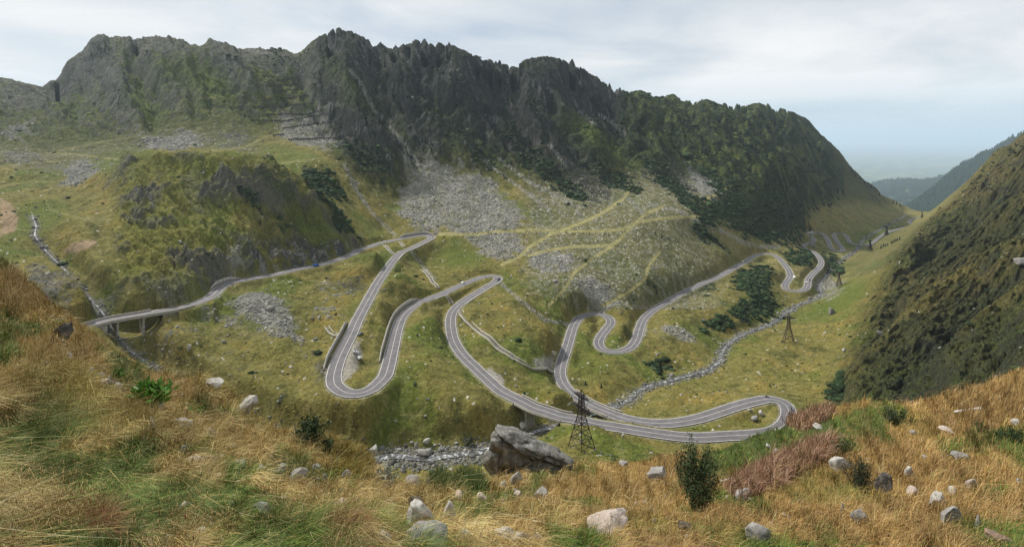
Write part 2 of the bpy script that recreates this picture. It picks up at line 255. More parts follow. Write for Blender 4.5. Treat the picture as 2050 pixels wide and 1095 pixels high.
# foreground hillside
FCOL = { -250: [(1095,2.4),(900,5),(750,9),(600,13),(500,17),(440,21,1)], 0: [(1095,3.5),(1000,5),(900,7),(800,9.7),(700,13.5),(600,19),(522,26,1)], 60: [(1095,3.7),(900,7.2),(800,10),(700,14.5),(620,20),(568,27,1)],
 120: [(1095,3.9),(900,7.6),(800,11),(700,17),(660,21),(622,27,1)], 200: [(1095,4),(900,8.2),(800,12.5),(740,18),(685,27,1)], 300: [(1095,4.2),(950,7.6),(850,12),(790,18),(738,28,1)], 400: [(1095,4.5),(950,8.2),(850,14.5),(800,20.5),(764,30,1)],
 470: [(1095,4.7),(950,8.6),(860,16),(792,30,1)], 510: [(1095,4.8),(1000,7.6),(900,14.5),(870,20),(836,30,1)], 600: [(1095,5.2),(1000,8.6),(930,15.5),(866,33,1)], 700: [(1095,5.6),(1000,10),(940,18),(893,36,1)],
 745: [(1095,6),(1000,11.5),(960,20),(940,32,1)], 800: [(1095,6.5),(1030,11),(975,25,1)], 900: [(1095,7),(1030,12.5),(972,32,1)], 1000: [(1095,7.5),(1030,13.5),(985,25),(958,45,1)], 1100: [(1095,8),(1030,15),(980,28),(944,58,1)], 1200: [(1095,8.5),(1030,15.5),(980,29),(942,62,1)],
 1300: [(1095,9),(1030,16.5),(980,29),(938,62,1)], 1400: [(1095,9.5),(1000,23),(955,38),(915,70,1)], 1500: [(1095,10.3),(1000,22),(940,38),(886,74,1)], 1600: [(1095,10.7),(1000,20),(920,38),(850,78,1)], 1640: [(1095,10.7),(1000,19),(900,38),(826,78,1)],
 1700: [(1095,10.5),(1000,18),(900,34),(850,50),(815,80,1)], 1850: [(1095,10),(1000,16.5),(900,30),(850,42),(806,80,1)], 1960: [(1095,9.6),(1000,15.5),(900,27),(850,37),(800,75,1)], 2050: [(1095,9),(1000,14),(900,23),(850,30),(765,64,1)], 2280: [(1095,7.5),(900,16),(800,25),(640,50,1)]}
fc = []
for u, L_ in FCOL.items():
    v0_, Y0_ = L_[0][0], L_[0][1]
    fc.append(((u - U0) / F, math.log(Y0_ * 0.6), v0_ + 330)); fc.append(((u - U0) / F, math.log(Y0_ * 0.3), v0_ + 1100))
    for q in L_:
        fc.append(((u - U0) / F, math.log(q[1]), q[0]))
        if len(q) == 3:
            for k, dv in ((1.25, 28), (1.6, 90), (2.3, 210), (3.6, 420)): fc.append(((u - U0) / F, math.log(q[1] * k), q[0] + dv))
fs = np.arange(-1.26, 1.301, 0.02); ft = np.arange(-0.1, math.log(400), 0.04)
fv = rbf(fc, fs, ft, 0.05)
VF = cub(cub(fv, (np.clip(gt, ft[0], ft[-1]) - ft[0]) / 0.04, 0), (gs - fs[0]) / 0.02, 1)
VF += (np.maximum(0, gt - math.log(150)) * 3000)[:, None]
S, T = np.meshgrid(gs, gt); YY = np.exp(T); XX = S * YY
ZV = YY * (V0 - VV) / F; ZF = YY * (V0 - VF) / F
isF = ZF > ZV
UU = U0 + S * F
# ---- relief noise
toe = np.interp(UU[0], [-200,0,200,330,500,600,700,800,900,1000,1100,1200,1300,1400,1500,1600,1650,1760,1830], [600,600,640,680,700,740,610,640,730,740,740,790,880,940,860,1030,1250,1600,2000])[None, :]
MNT = sstep(-40, 110, YY - toe) * (UU < 1850) * sstep(0, 30, 2100 - YY)
MNT *= 1 - 0.75 * sstep(1640, 1700, UU) 
RH = sstep(-20, 90, UU - np.interp(VV, [280,420,520,640,800,900], [2000,1880,1760,1700,1640,1640])) * (YY < 1700) * (YY > 80)
YRD = np.interp(UU[0], ROAD_U[:520], ROAD[:520, 1])[None, :]
KN = np.where(UU < 430, 1, sstep(3, 16, YY - YRD)) * sstep(0, 50, UU - 210) * sstep(0, 40, 720 - UU) * sstep(290, 310, YY) * sstep(0, 40, 520 - YY) * sstep(300, 330, VV)
FARM = sstep(2300, 2700, YY) * sstep(0, 800, 9000 - YY)
q = (0.74 * S + 0.67 * T); pp = (-0.67 * S + 0.74 * T)
wx = 0.03 * fbm(S * 7, T * 7, 2, 5)
rel = np.zeros_like(YY)
crestY = np.log(np.interp(UU[0], [a[0] for a in SKY_UP], [a[2] for a in SKY_UP]))[None, :]; offc = 1 - 0.95 * np.exp(-((T - crestY) / 0.09) ** 2) * (UU < 1840)
R1 = ridged(q * 8 + wx * 12 + 0.2, pp * 2.2, 7, 11, 0.60)
R2 = ridged(q * 30 + wx * 34, pp * 13, 5, 23, 0.62)
rel += MNT * offc * YY * (0.046 * (R1 - 0.30) + 0.022 * R2) * (0.55 + 0.45 * sstep(560, 640, UU))
SPURS = [[(680,57),(655,130),(690,200),(720,280),(800,345)], [(750,92),(800,170),(870,250),(940,330),(975,370)], [(870,90),(930,170),(990,250),(1050,320),(1120,390),(1175,412)], [(1030,138),(1060,190),(1120,250),(1180,310),(1225,410)], [(1110,115),(1180,190),(1250,250),(1310,310),(1380,400)],
 [(1347,187),(1420,270),(1500,340),(1560,380)], [(1440,208),(1500,280),(1580,350),(1620,400)], [(1520,205),(1600,290),(1680,370),(1740,400)], [(196,68),(215,130),(240,200),(265,250),(285,275)], [(270,78),(320,150),(345,200),(370,225)], [(330,73),(375,160),(400,218)], [(420,78),(460,130),(500,190),(545,208)], [(135,122),(122,190),(112,220)], [(835,82),(860,150),(905,215),(950,290),(1000,355)], [(970,120),(1020,190),(1085,270),(1150,345),(1190,400)]]
GULS = [[(705,130),(745,215),(795,280),(840,335)], [(800,95),(850,190),(905,260),(985,335),(1030,375)], [(920,110),(970,200),(1030,270),(1080,330),(1140,395)], [(1010,130),(1040,200),(1100,275),(1160,350)], [(1070,170),(1130,220),(1200,280),(1290,350),(1330,400)], [(1236,187),(1300,250),(1370,310),(1400,350),(1410,420)],
 [(1390,208),(1460,290),(1530,350)], [(1480,215),(1560,300),(1640,380)], [(230,75),(280,140),(310,220),(310,260)], [(375,92),(430,150),(480,185)], [(165,105),(165,190),(150,240)], [(600,108),(610,180),(650,260)], [(1590,240),(1660,330),(1720,385)]]
RSP = [[(2100,300),(1950,430),(1870,500),(1790,560)], [(2100,500),(1960,560),(1880,620),(1800,690),(1700,790)], [(2100,580),(1990,650),(1900,760)], [(2100,400),(2000,470),(1900,540),(1820,610)], [(2000,330),(1900,430),(1840,480)]]
RGU = [[(2100,450),(1950,505),(1860,570),(1780,640)], [(2100,545),(1990,600),(1900,670),(1800,780)], [(2080,350),(1960,450),(1860,530)], [(2100,650),(2000,720),(1960,790)]]
def pdist(L, W, jitter=9):
    m = np.zeros(YY.shape, np.float32); r0 = np.searchsorted(gy, 85); r1 = np.searchsorted(gy, 2250)
    for pl in L:
        for (ua, va), (ub, vb) in zip(pl[:-1], pl[1:]):
            c0 = max(0, int(((min(ua, ub) - W - 15 - U0) / F - gs[0]) / DS)); c1 = min(NC, int(((max(ua, ub) + W + 15 - U0) / F - gs[0]) / DS) + 2)
            if c1 <= c0: continue
            sl = (slice(r0, r1), slice(c0, c1)); a = UU[sl] + JU[sl] * jitter; b = VV[sl] + JV[sl] * jitter; dx, dy = ub - ua, vb - va; t = np.clip(((a - ua) * dx + (b - va) * dy) / (dx * dx + dy * dy), 0, 1)
            m[sl] = np.maximum(m[sl], 1 - np.clip(np.hypot(a - ua - t * dx, b - va - t * dy) / W, 0, 1))
    return m
JU = fbm(XX / 45, YY / 45, 3, 351); JV = fbm(XX / 45 + 7, YY / 45, 3, 352)
dSp = pdist(SPURS, 26); dGu = pdist(GULS, 24); dRs = pdist(RSP, 34, 14); dRg = pdist(RGU, 30, 14)
rel += MNT * offc * YY / 1000 * (34 * dSp ** .85 - 26 * dGu); rel += RH * YY / 350 * (13 * dRs ** .85 - 10 * dRg)
rel += MNT * 1.5 * ridged(q * 260, pp * 130, 2, 91)
qr = 0.48 * S - 0.88 * T; pr = 0.88 * S + 0.48 * T
RR = ridged(qr * 15 + wx * 14 + .4, pr * 4.5, 6, 51, 0.6)
rel += RH * YY * (0.022 * (RR - .3) + 0.012 * ridged(qr * 60, pr * 22, 4, 57, .6)) + RH * 0.8 * fbm(XX / 5, YY / 5, 4, 61)
crag = sstep(-0.05, 0.25, fbm(XX / 38 + 5, YY / 38, 3, 77)) * KN
rel += KN * (8.5 * ridged((S * .8 + T * .6) * 22, (T * .8 - S * .6) * 9, 5, 81, .6)) + crag * 6.0 * ridged(XX / 9, YY / 14, 3, 83)
rel += FARM * YY * (0.012 * ridged(S * 9 + 1, T * 9, 3, 101) + 0.003 * fbm(S * 60, T * 60, 3, 102))
base_n = (YY > 85) & (YY < 2300)
rel += base_n * (3.6 * fbm(XX / 55, YY / 55, 2, 3) + 2.2 * fbm(XX / 17, YY / 17, 3, 4) + 0.6 * fbm(XX / 4.0, YY / 4.0, 3, 6))
relF = 0.10 * YY ** 0.5 * fbm(XX / (0.5 + YY * 0.12), YY / (0.5 + YY * 0.12), 3, 201) + 0.05 * fbm(XX / 0.6, YY / 0.6, 3, 203) + sstep(20, 60, YY) * 0.6 * fbm(XX / 9, YY / 9, 3, 205)
sku = np.array([a[0] for a in SKY_UP], float); skv = np.array([a[1] for a in SKY_UP], float); sky_ = np.array([a[2] for a in SKY_UP], float); uc = UU[0]
jag = np.where(uc < 1236, 1.0, 0.45) * (4.5 * ridged(uc / 26, uc * 0, 2, 901) + 2.2 * ridged(uc / 8, uc * 0 + 3, 2, 903) - 3.0) * sstep(130, 200, uc) + sstep(110, 80, uc) * 2.5 * fbm(uc / 9, uc * 0, 2, 905)
tv = np.interp(uc, sku, skv) - jag; tYc = np.log(np.interp(uc, sku, sky_)); okc = (uc < 1840)
Wc = np.exp(-((T - tYc[None, :]) / 0.17) ** 2); Wn = np.exp(-((T - tYc[None, :]) / 0.03) ** 2); mrow = (YY > 560) & (YY < 2250)
rel_v = rel * 1.0
for _ in range(8):
    vcur = np.where(mrow, V0 - (ZV + rel_v) / YY * F, 1e9).min(0); dv = np.where(okc, vcur - tv, 0) * sstep(1840, 1815, uc)
    dl = np.convolve(np.pad(dv, 10, mode='edge'), np.ones(21) / 21, 'valid'); rel_v = rel_v + YY * (dl[None, :] * Wc + (dv - dl)[None, :] * Wn) / F
rel = rel_v
# ---- distance to the road and the stream (world metres), by rasterising samples to the grid
def dist_field(pts, R, w=None):
    """nearest sample index and distance for grid vertices within R metres of a polyline"""
    D = np.full(YY.shape, 1e9, np.float32); I = np.zeros(YY.shape, np.int32)
    for k, p in enumerate(pts):
        r0 = np.searchsorted(gy, p[1] - R); r1 = np.searchsorted(gy, p[1] + R)
        if r1 <= r0: continue
        ylo = max(p[1] - R, 1.0)
        c0 = int((min((p[0] - R) / ylo, (p[0] - R) / (p[1] + R)) - gs[0]) / DS); c1 = int((max((p[0] + R) / ylo, (p[0] + R) / (p[1] + R)) - gs[0]) / DS) + 2
        c0 = max(c0, 0); c1 = min(c1, NC)
        if c1 <= c0: continue
        sl = (slice(r0, r1), slice(c0, c1)); d = np.hypot(XX[sl] - p[0], YY[sl] - p[1])
        m = d < D[sl]; D[sl] = np.where(m, d, D[sl]); I[sl] = np.where(m, k, I[sl])
    return D, I
DR, IR = dist_field(ROAD, 16.0)
DSm, IS = dist_field(STREAM, 16.0)
near_any = sstep(4, 15, DR)
ZV = ZV + rel * (0.12 + 0.88 * near_any) * (0.5 + 0.5 * sstep(4, 16, DSm))
ZF = ZF + relF
Z = np.where(ZF > ZV, ZF, ZV); isF = ZF > ZV
ob = on_bridge[IR] & (DR < 16)
hw = HW[IR]; rz = ROAD[IR, 2]
wgt = 1 - sstep(hw + 0.9, hw + 7.0, DR)
wgt = np.where(ob | (DR > 15.9) | isF, 0, wgt)
cutlow = rz - 0.35
Z = Z * (1 - wgt) + cutlow * wgt
SW = np.interp(STREAM[:, 1], [200, 300, 500, 900], [2.8, 2.3, 2.1, 1.4]); SW = np.where(STREAM[:, 0] < -100, 0.9, SW); SW = np.where((STREAM[:, 0] > -70) & (STREAM[:, 0] < -2) & (STREAM[:, 1] < 262), 5.5, SW); SW = np.convolve(np.pad(SW, 6, mode='edge'), np.ones(13) / 13, 'valid')
sw = SW[IS]; sz = STREAM[IS, 2]
ws = (1 - sstep(sw, sw + 10.5, DSm)) * (DSm < 15.9) * (~isF)
ws = np.where((DR < hw + 1.5) & (~on_bridge[IR]), 0, ws)
Z = Z * (1 - ws) + (sz - 0.5) * ws
# hold the ground well under the bridges
lowb = ob & (DR < hw + 3)
Z = np.where(lowb, np.minimum(Z, rz - 2.2), Z)
ia_, ib_ = ridx(203, 645, 0, 400), ridx(322, 624, 0, 400); pf = np.clip((IR - ia_) / max(ib_ - ia_, 1), 0, 1); dep = 10.5 * np.sin(np.pi * np.clip(pf, 0.0, 1)) ** 0.35
inb = (DR < 15.9) & (IR > ia_) & (IR < ib_) & ~isF; zl = rz - dep; zl = zl + (Z - zl) * sstep(7, 15.5, DR); Z = np.where(inb, np.minimum(Z, zl), Z)
VG = V0 - Z / YY * F                                            # image row of every grid vertex
def ground(x, y):
    s = x / y; c = (s - gs[0]) / DS; r = np.interp(y, gy, np.arange(NR))
    c0 = np.clip(np.floor(c).astype(int), 0, NC - 2); r0 = np.clip(np.floor(r).astype(int), 0, NR - 2); fc_ = c - c0; fr = r - r0
    return (Z[r0, c0] * (1 - fr) * (1 - fc_) + Z[r0 + 1, c0] * fr * (1 - fc_) + Z[r0, c0 + 1] * (1 - fr) * fc_ + Z[r0 + 1, c0 + 1] * fr * fc_)
def hit(u, v, ymin=0.0, ymax=1e9):
    """the place on the ground seen at an image point"""
    c = int(round(((u - U0) / F - gs[0]) / DS)); c = min(max(c, 0), NC - 1); col = VG[:, c]
    r0 = np.searchsorted(gy, ymin); ok = np.where((col[r0:] <= v))[0]
    if len(ok) == 0: r = np.searchsorted(gy, ymax) - 1
    else: r = r0 + ok[0]
    r = max(r, 1); a, b = col[r - 1], col[r]
    t = 0.5 if a == b else min(max((a - v) / (a - b), 0), 1)
    Y = gy[r - 1] + (gy[r] - gy[r - 1]) * t; x = Y * (u - U0) / F
    return np.array([x, Y, float(ground(np.array([x]), np.array([Y]))[0])])

# ------------------------------------------------------------------ what grows and lies where (surface colours, with light and shade painted in on main ridge and knoll)
PU = UU + 7 * fbm(XX / 9, YY / 9, 3, 301) * np.clip(500 / YY, .25, 1.5); PV = VG + 5 * fbm(XX / 9 + 9, YY / 9, 3, 302) * np.clip(500 / YY, .25, 1.5)
def inpoly(poly, ymin=85, ymax=2300, soft=True):
    p = np.array(poly, float); u0, v0 = p.min(0) - 8; u1, v1 = p.max(0) + 8
    c0 = max(0, int(((u0 - U0) / F - gs[0]) / DS)); c1 = min(NC, int(((u1 - U0) / F - gs[0]) / DS) + 2)
    r0 = np.searchsorted(gy, ymin); r1 = np.searchsorted(gy, ymax)
    m = np.zeros(YY.shape, bool); sl = (slice(r0, r1), slice(c0, c1)); a = PU[sl]; b = PV[sl]; ins = np.zeros(a.shape, bool)
    for i in range(len(p)):
        xa, ya = p[i]; xb, yb = p[i - 1]
        if ya == yb: continue
        ins ^= ((b < ya) != (b < yb)) & (a < (xb - xa) * (b - ya) / (yb - ya) + xa)
    m[sl] = ins & ~isF[sl]; return m
def pathmask(pl, w, ymin=85, ymax=2300):
    m = np.zeros(YY.shape, np.float32)
    for (ua, va), (ub, vb) in zip(pl[:-1], pl[1:]):
        c0 = max(0, int(((min(ua, ub) - 3 * w - U0) / F - gs[0]) / DS)); c1 = min(NC, int(((max(ua, ub) + 3 * w - U0) / F - gs[0]) / DS) + 2)
        r0 = np.searchsorted(gy, ymin); r1 = np.searchsorted(gy, ymax); sl = (slice(r0, r1), slice(c0, c1))
        a = UU[sl] + 0.25 * (PU[sl] - UU[sl]); b = VG[sl] + 0.25 * (PV[sl] - VG[sl]); dx, dy = ub - ua, vb - va; L2 = dx * dx + dy * dy + 1e-9
        t = np.clip(((a - ua) * dx + (b - va) * dy) / L2, 0, 1); d = np.hypot(a - ua - t * dx, b - va - t * dy)
        m[sl] = np.maximum(m[sl], np.where(isF[sl], 0, 1 - sstep(w * 0.5, w * 1.1, d)))
    return m
SCREE = [[(808,345),(838,333),(870,345),(910,355),(960,380),(1010,395),(1040,425),(1060,450),(1000,462),(930,466),(880,462),(820,452),(800,430),(803,380)],
 [(935,474),(1000,466),(1040,470),(1050,490),(1030,510),(1000,520),(965,512),(945,495)],
 [(1060,502),(1110,500),(1140,510),(1150,530),(1120,548),(1085,545),(1060,525)], [(1150,548),(1195,552),(1215,575),(1240,590),(1255,608),(1225,622),(1180,616),(1150,600),(1142,575)],
 [(480,590),(520,580),(560,600),(590,640),(610,680),(590,690),(550,670),(500,640),(470,615)],
 [(372,620),(420,610),(470,625),(460,645),(420,650),(380,645)], [(290,700),(340,700),(370,730),(350,745),(310,730)], [(690,340),(705,360),(725,400),(745,420),(735,425),(712,395),(690,370),(680,345)], [(625,560),(690,575),(700,590),(660,590)],
 [(0,270),(40,250),(80,235),(60,270),(20,285),(0,290)], [(280,275),(400,260),(410,290),(330,305),(280,300)], [(130,330),(180,322),(205,330),(190,350),(150,372),(120,380)], [(545,230),(640,225),(680,290),(650,300),(560,280)],
 [(860,240),(800,255),(760,245),(800,290),(830,325),(838,325),(812,290),(785,262)], [(640,595),(690,640),(680,650),(640,640)], [(830,320),(880,345),(930,360),(990,390),(1005,370),(960,340),(900,335),(850,300)], [(1390,330),(1420,360),(1450,375),(1440,400),(1400,390),(1380,350)],
 [(440,480),(470,475),(480,500),(500,530),(480,540),(455,510)], [(1640,590),(1660,600),(1690,600),(1670,560),(1650,545),(1630,560)], [(950,665),(985,690),(980,700),(945,680)], [(1330,650),(1380,655),(1400,690),(1360,690),(1330,670)]]
ROCKY = [[(600,110),(640,75),(680,57),(735,80),(750,92),(800,170),(870,260),(930,340),(975,370),(960,372),(900,330),(830,280),(780,220),(760,240),(835,330),(820,360),(780,350),(740,320),(690,300),(660,260),(650,230),(625,180),(610,140)],
 [(755,92),(835,82),(870,90),(925,101),(1000,126),(1060,190),(1120,240),(1180,300),(1230,370),(1225,410),(1180,410),(1120,370),(1060,330),(1010,300),(960,260),(900,220),(850,180),(800,140)], [(1030,138),(1080,115),(1110,115),(1190,150),(1235,187),(1300,260),(1350,310),(1400,380),(1380,400),(1330,380),(1260,330),(1200,280),(1130,220),(1070,180)],
 [(115,160),(135,122),(165,100),(196,68),(240,76),(250,150),(270,220),(290,260),(260,280),(230,240),(200,180),(160,150),(130,190),(110,210)], [(0,155),(45,165),(105,160),(110,200),(70,220),(0,225)], [(250,76),(340,73),(400,94),(380,120),(310,110),(260,110)],
 [(340,150),(370,170),(400,215),(395,225),(365,200),(340,170)], [(405,93),(420,78),(450,90),(520,100),(570,101),(600,110),(600,140),(560,150),(500,130),(470,150),(440,130)], [(460,170),(500,160),(540,200),(560,205),(540,210),(480,190)], [(365,330),(385,325),(410,345),(420,400),(410,440),(440,470),(430,480),(395,440),(370,400),(362,350)],
 [(480,350),(560,390),(600,430),(560,440),(510,400),(470,370)], [(640,480),(720,460),(718,490),(660,510),(600,525),(520,540),(500,535),(540,515),(600,500)], [(280,560),(330,545),(400,550),(420,570),(400,590),(350,600),(300,600),(285,580)], [(30,540),(80,535),(130,560),(200,600),(240,630),(250,680),(180,640),(110,620),(60,590)],
 [(688,560),(720,545),(735,560),(715,590),(695,600),(685,580)], [(630,720),(652,700),(665,720),(655,760),(660,790),(640,800),(632,760)], [(255,340),(300,330),(320,345),(280,358),(250,355)], [(165,375),(230,355),(235,365),(180,380)], [(435,265),(470,255),(500,270),(490,292),(450,290)],
 [(650,240),(700,190),(740,210),(800,280),(835,330),(830,350),(790,350),(740,330),(680,300)], [(0,305),(40,302),(95,320),(60,325),(0,322)], [(300,380),(312,375),(325,410),(318,430),(305,410)], [(1880,470),(1990,330),(2050,290),(2050,330),(1980,390),(1920,450)],
 [(1330,193),(1347,187),(1365,200),(1360,206),(1335,202)], [(1590,225),(1640,265),(1700,331),(1760,385),(1750,390),(1690,345),(1620,280)]]
SHRUB = [[(1236,187),(1285,182),(1330,194),(1345,205),(1380,260),(1420,300),(1480,350),(1520,370),(1560,380),(1570,430),(1480,400),(1420,380),(1390,330),(1330,280),(1280,230)], [(1430,210),(1520,206),(1590,226),(1650,280),(1700,340),(1765,395),(1740,402),(1680,390),(1620,410),(1600,440),(1540,400),(1480,330),(1450,280)],
 [(1420,395),(1440,380),(1500,378),(1560,400),(1610,430),(1630,455),(1600,475),(1560,487),(1510,480),(1470,460),(1430,440),(1425,420)], [(1460,560),(1500,535),(1530,530),(1545,545),(1540,580),(1560,610),(1540,640),(1500,640),(1450,660),(1410,670),(1405,650),(1440,630),(1480,610),(1500,590),(1480,575),(1455,570)],
 [(1580,500),(1620,495),(1625,520),(1610,540),(1580,530),(1570,510)], [(1645,505),(1670,515),(1690,545),(1680,552),(1655,545),(1640,520)], [(1380,440),(1400,435),(1450,490),(1440,500),(1400,480)], [(860,180),(900,230),(960,290),(1010,330),(1000,350),(930,300),(870,240),(840,200)], [(1000,240),(1060,290),(1120,340),(1190,400),(1170,412),(1100,370),(1040,320),(990,270)],
 [(1110,260),(1180,310),(1250,350),(1300,390),(1280,395),(1210,370),(1140,310)], [(600,330),(660,345),(700,380),(690,400),(640,390),(600,370)], [(640,420),(680,420),(715,460),(700,475),(660,450)], [(470,360),(500,380),(520,420),(500,425),(480,395)],[(540,420),(580,440),(590,470),(565,470)], [(690,280),(740,300),(820,350),(800,365),(730,340),(690,310)],
 [(1300,720),(1330,712),(1350,735),(1325,748),(1300,738)], [(530,95),(560,95),(575,110),(560,120),(535,112)], [(1700,520),(1800,455),(1870,440),(1960,410),(2050,370),(2050,520),(1940,520),(1850,560),(1800,520),(1740,550),(1700,560)], [(1650,790),(1720,700),(1800,650),(1900,600),(2050,560),(2050,760),(1900,810),(1700,815)],
 [(1400,560),(1440,575),(1420,590),(1390,580)], [(1210,230),(1250,260),(1330,330),(1400,400),(1440,440),(1420,450),(1370,410),(1290,340),(1220,270)], [(570,840),(610,850),(680,880),(640,900),(590,880)], [(1280,560),(1310,555),(1320,575),(1295,580)]]
GREEN = [[(640,100),(700,160),(740,200),(820,290),(800,280),(730,220),(660,140)], [(320,120),(400,140),(440,180),(400,200),(350,160)], [(250,180),(310,210),(340,250),(300,240),(260,210)], [(420,140),(470,180),(460,210),(430,190)], [(0,440),(60,400),(130,400),(130,440),(60,480),(0,480)], [(1090,210),(1200,260),(1280,330),(1230,320),(1130,250)],
 [(880,490),(960,495),(980,530),(900,540),(860,520)], [(720,440),(790,470),(760,480),(700,470)], [(1640,640),(1600,620),(1700,560),(1760,560),(1700,620)], [(1680,480),(1730,470),(1830,440),(1780,470),(1740,490),(1690,500)], [(560,400),(700,440),(710,480),(640,500),(580,450)], [(520,285),(640,310),(640,345),(520,315)],
 [(1700,470),(1740,455),(1800,445),(1780,460),(1740,480),(1720,495)], [(160,340),(240,300),(310,300),(290,330),(200,350)], [(700,580),(740,620),(700,640)], [(1140,700),(1190,710),(1230,740),(1180,760),(1130,740)]]
TRAIL = [[(1005,530),(1040,515),(1060,495),(1100,470),(1150,452),(1200,430),(1245,400),(1258,385),(1262,375)], [(880,468),(940,470),(1000,464),(1060,461),(1125,463),(1190,463),(1240,460),(1275,445),(1330,437),(1400,433)], [(1060,512),(1100,500),(1150,494),(1220,492),(1240,480),(1262,455),(1290,430),(1330,412)],
 [(1100,610),(1130,580),(1150,545),(1190,515),(1220,497),(1240,480)], [(1200,615),(1250,590),(1290,560),(1300,530),(1320,505)], [(1400,433),(1405,405),(1440,385),(1460,375)], [(0,333),(60,328),(115,322)], [(90,305),(170,312),(255,322)], [(110,303),(200,285),(270,273)], [(470,333),(560,328),(640,318)], [(400,305),(490,295),(530,275),(560,265)],
 [(90,398),(100,420),(160,437),(220,440)], [(0,375),(50,365),(110,363)], [(130,530),(180,560),(260,600),(300,612)], [(400,197),(450,195),(462,175)], [(0,455),(60,462),(70,470)], [(230,520),(330,525),(420,560)]]
GULLY = [[(700,140),(725,170),(745,215),(790,265),(820,300),(840,335)], [(930,285),(985,335),(1040,375),(1100,420)], [(1200,230),(1240,255)], [(1160,225),(1190,250)], [(1000,320),(1060,365),(1150,410),(1160,430)], [(690,330),(710,375),(745,425),(790,470)], [(1100,290),(1130,330)], [(1400,340),(1410,370),(1400,430)], [(1385,310),(1380,340)],
 [(1000,565),(1040,600),(1090,640),(1140,650)], [(820,500),(870,560)], [(1470,480),(1520,493),(1560,495)], [(1300,410),(1350,420),(1440,460),(1500,492)], [(1260,400),(1290,430)], [(300,390),(310,420)], [(500,100),(540,110)]]
BARE = [[(1085,715),(1112,712),(1105,745),(1075,735),(1060,722)], [(988,740),(1008,755),(1010,775),(985,765),(975,735)], [(705,690),(722,680),(722,700),(715,740),(690,765),(682,745)], [(1283,655),(1292,650),(1295,665),(1285,680)]]
SAND = [[(0,395),(20,405),(38,440),(30,460),(10,470),(0,475)], [(120,505),(150,485),(195,480),(190,492),(150,505)]]
def anyp(L, **k):
    m = np.zeros(YY.shape, bool)
    for p in L: m |= inpoly(p, **k)
    return m
def blur(m, n=2):
    m = m.astype(np.float32)
    for _ in range(n):
        m = (m + np.roll(m, 1, 0) + np.roll(m, -1, 0) + np.roll(m, 1, 1) + np.roll(m, -1, 1)) / 5
    return m
def boxb(m, r0, r1):
    for ax, r in ((0, r0), (1, r1), (0, r0), (1, r1)):
        c = np.cumsum(m, axis=ax, dtype=np.float32); n = m.shape[ax]; i = np.arange(n); c = np.concatenate([np.zeros_like(np.take(c, [0], ax)), c], ax)
        m = (np.take(c, np.minimum(i + r + 1, n), ax) - np.take(c, np.maximum(i - r, 0), ax)) / (2 * r + 1)
    return m
en = 0.55 * fbm(XX / 18, YY / 18, 4, 341, 0.7) + 0.35 * fbm(q * 40, pp * 9, 3, 343) * MNT
def ragged(L, r=5, k=1.0): return sstep(0.30, 0.72, boxb(anyp(L).astype(np.float32), r, r) + en * k)
mS = ragged(SCREE, 12, 1.3); mR = ragged(ROCKY, 11, 1.5); mB = ragged(SHRUB, 9, 1.9); mixK = 0; mRub = boxb(np.clip(boxb(anyp(SCREE + [[(260,690),(290,640),(380,628),(480,620),(520,665),(430,700),(300,730)]], ymax=520).astype(np.float32), 26, 26), 0, 1), 10, 10) * sstep(-.15, .25, en); mG = boxb(anyp(GREEN).astype(np.float32), 10, 8); mBare = blur(anyp(BARE)); mSand = blur(anyp(SAND))
mT = np.zeros(YY.shape, np.float32)
for pl in TRAIL: mT = np.maximum(mT, pathmask(pl, 3.8 if pl[0][0] > 850 else 2.6))
mGu = np.zeros(YY.shape, np.float32)
for pl in GULLY: mGu = np.maximum(mGu, pathmask(pl, 4.5))
# slope
dzr = np.gradient(Z, axis=0) / np.gradient(gy)[:, None]; dzc = np.gradient(Z, axis=1) / (YY * DS); dzr = dzr - dzc * S
SL = np.hypot(dzr, dzc)
n_a = fbm(XX / 70, YY / 70, 4, 401); n_b = fbm(XX / 22, YY / 22, 4, 402); n_c = fbm(XX / 6, YY / 6, 3, 403); n_d = fbm(XX / 1.6, YY / 1.6, 2, 404)
col = np.zeros(YY.shape + (3,), np.float32)
def L3(c): return np.array(c, np.float32)
def mixc(c, m): 
    global col
    m = np.clip(m, 0, 1)[..., None]; col = col * (1 - m) + L3(c) * m
olive = (0.132, 0.120, 0.033); green = (0.072, 0.098, 0.016); dgreen = (0.030, 0.046, 0.012); gold = (0.215, 0.150, 0.036); brown = (0.095, 0.064, 0.028); pale = (0.20, 0.18, 0.085); shrub = (0.016, 0.028, 0.013)
rockc = (0.115, 0.112, 0.103); rockd = (0.024, 0.024, 0.025); screec = (0.225, 0.218, 0.198); sandc = (0.26, 0.185, 0.12); gravel = (0.25, 0.235, 0.205)
col[:] = L3(olive)
mixc(gold, sstep(-0.05, 0.5, n_b + 0.3 * n_c) * 0.55); mixc(green, sstep(0.02, 0.4, -n_a + 0.5 * n_b) * 0.85); mixc(dgreen, sstep(0.15, 0.5, -n_b - 0.5 * n_c) * 0.5); mixc(pale, sstep(0.1, 0.5, n_c + 0.4 * n_d) * 0.35); mixc(brown, sstep(0.2, 0.5, n_d - 0.4 * n_b) * 0.35)
mid = sstep(1040, 1120, UU) * sstep(540, 700, YY) ; mixc(pale, mid * 0.45 * (0.6 + n_b))
# stony ground of the slopes around the trails
stony = sstep(1030, 1080, UU) * sstep(1480, 1380, UU) * sstep(420, 450, YY) * (1 - MNT) * (VG < 620)
mixc((0.098, 0.100, 0.048), stony * 0.6); mixc(screec, stony * sstep(-0.02, 0.4, n_c + 0.6 * n_d + .3 * n_b) * 0.42)
left = sstep(560, 480, UU) * sstep(480, 520, YY); mixc((0.078, 0.082, 0.028), left * 0.7); mixc(rockc, left * sstep(-0.1, 0.35, n_c + n_d * 0.7 + .3 * n_b) * 0.5)
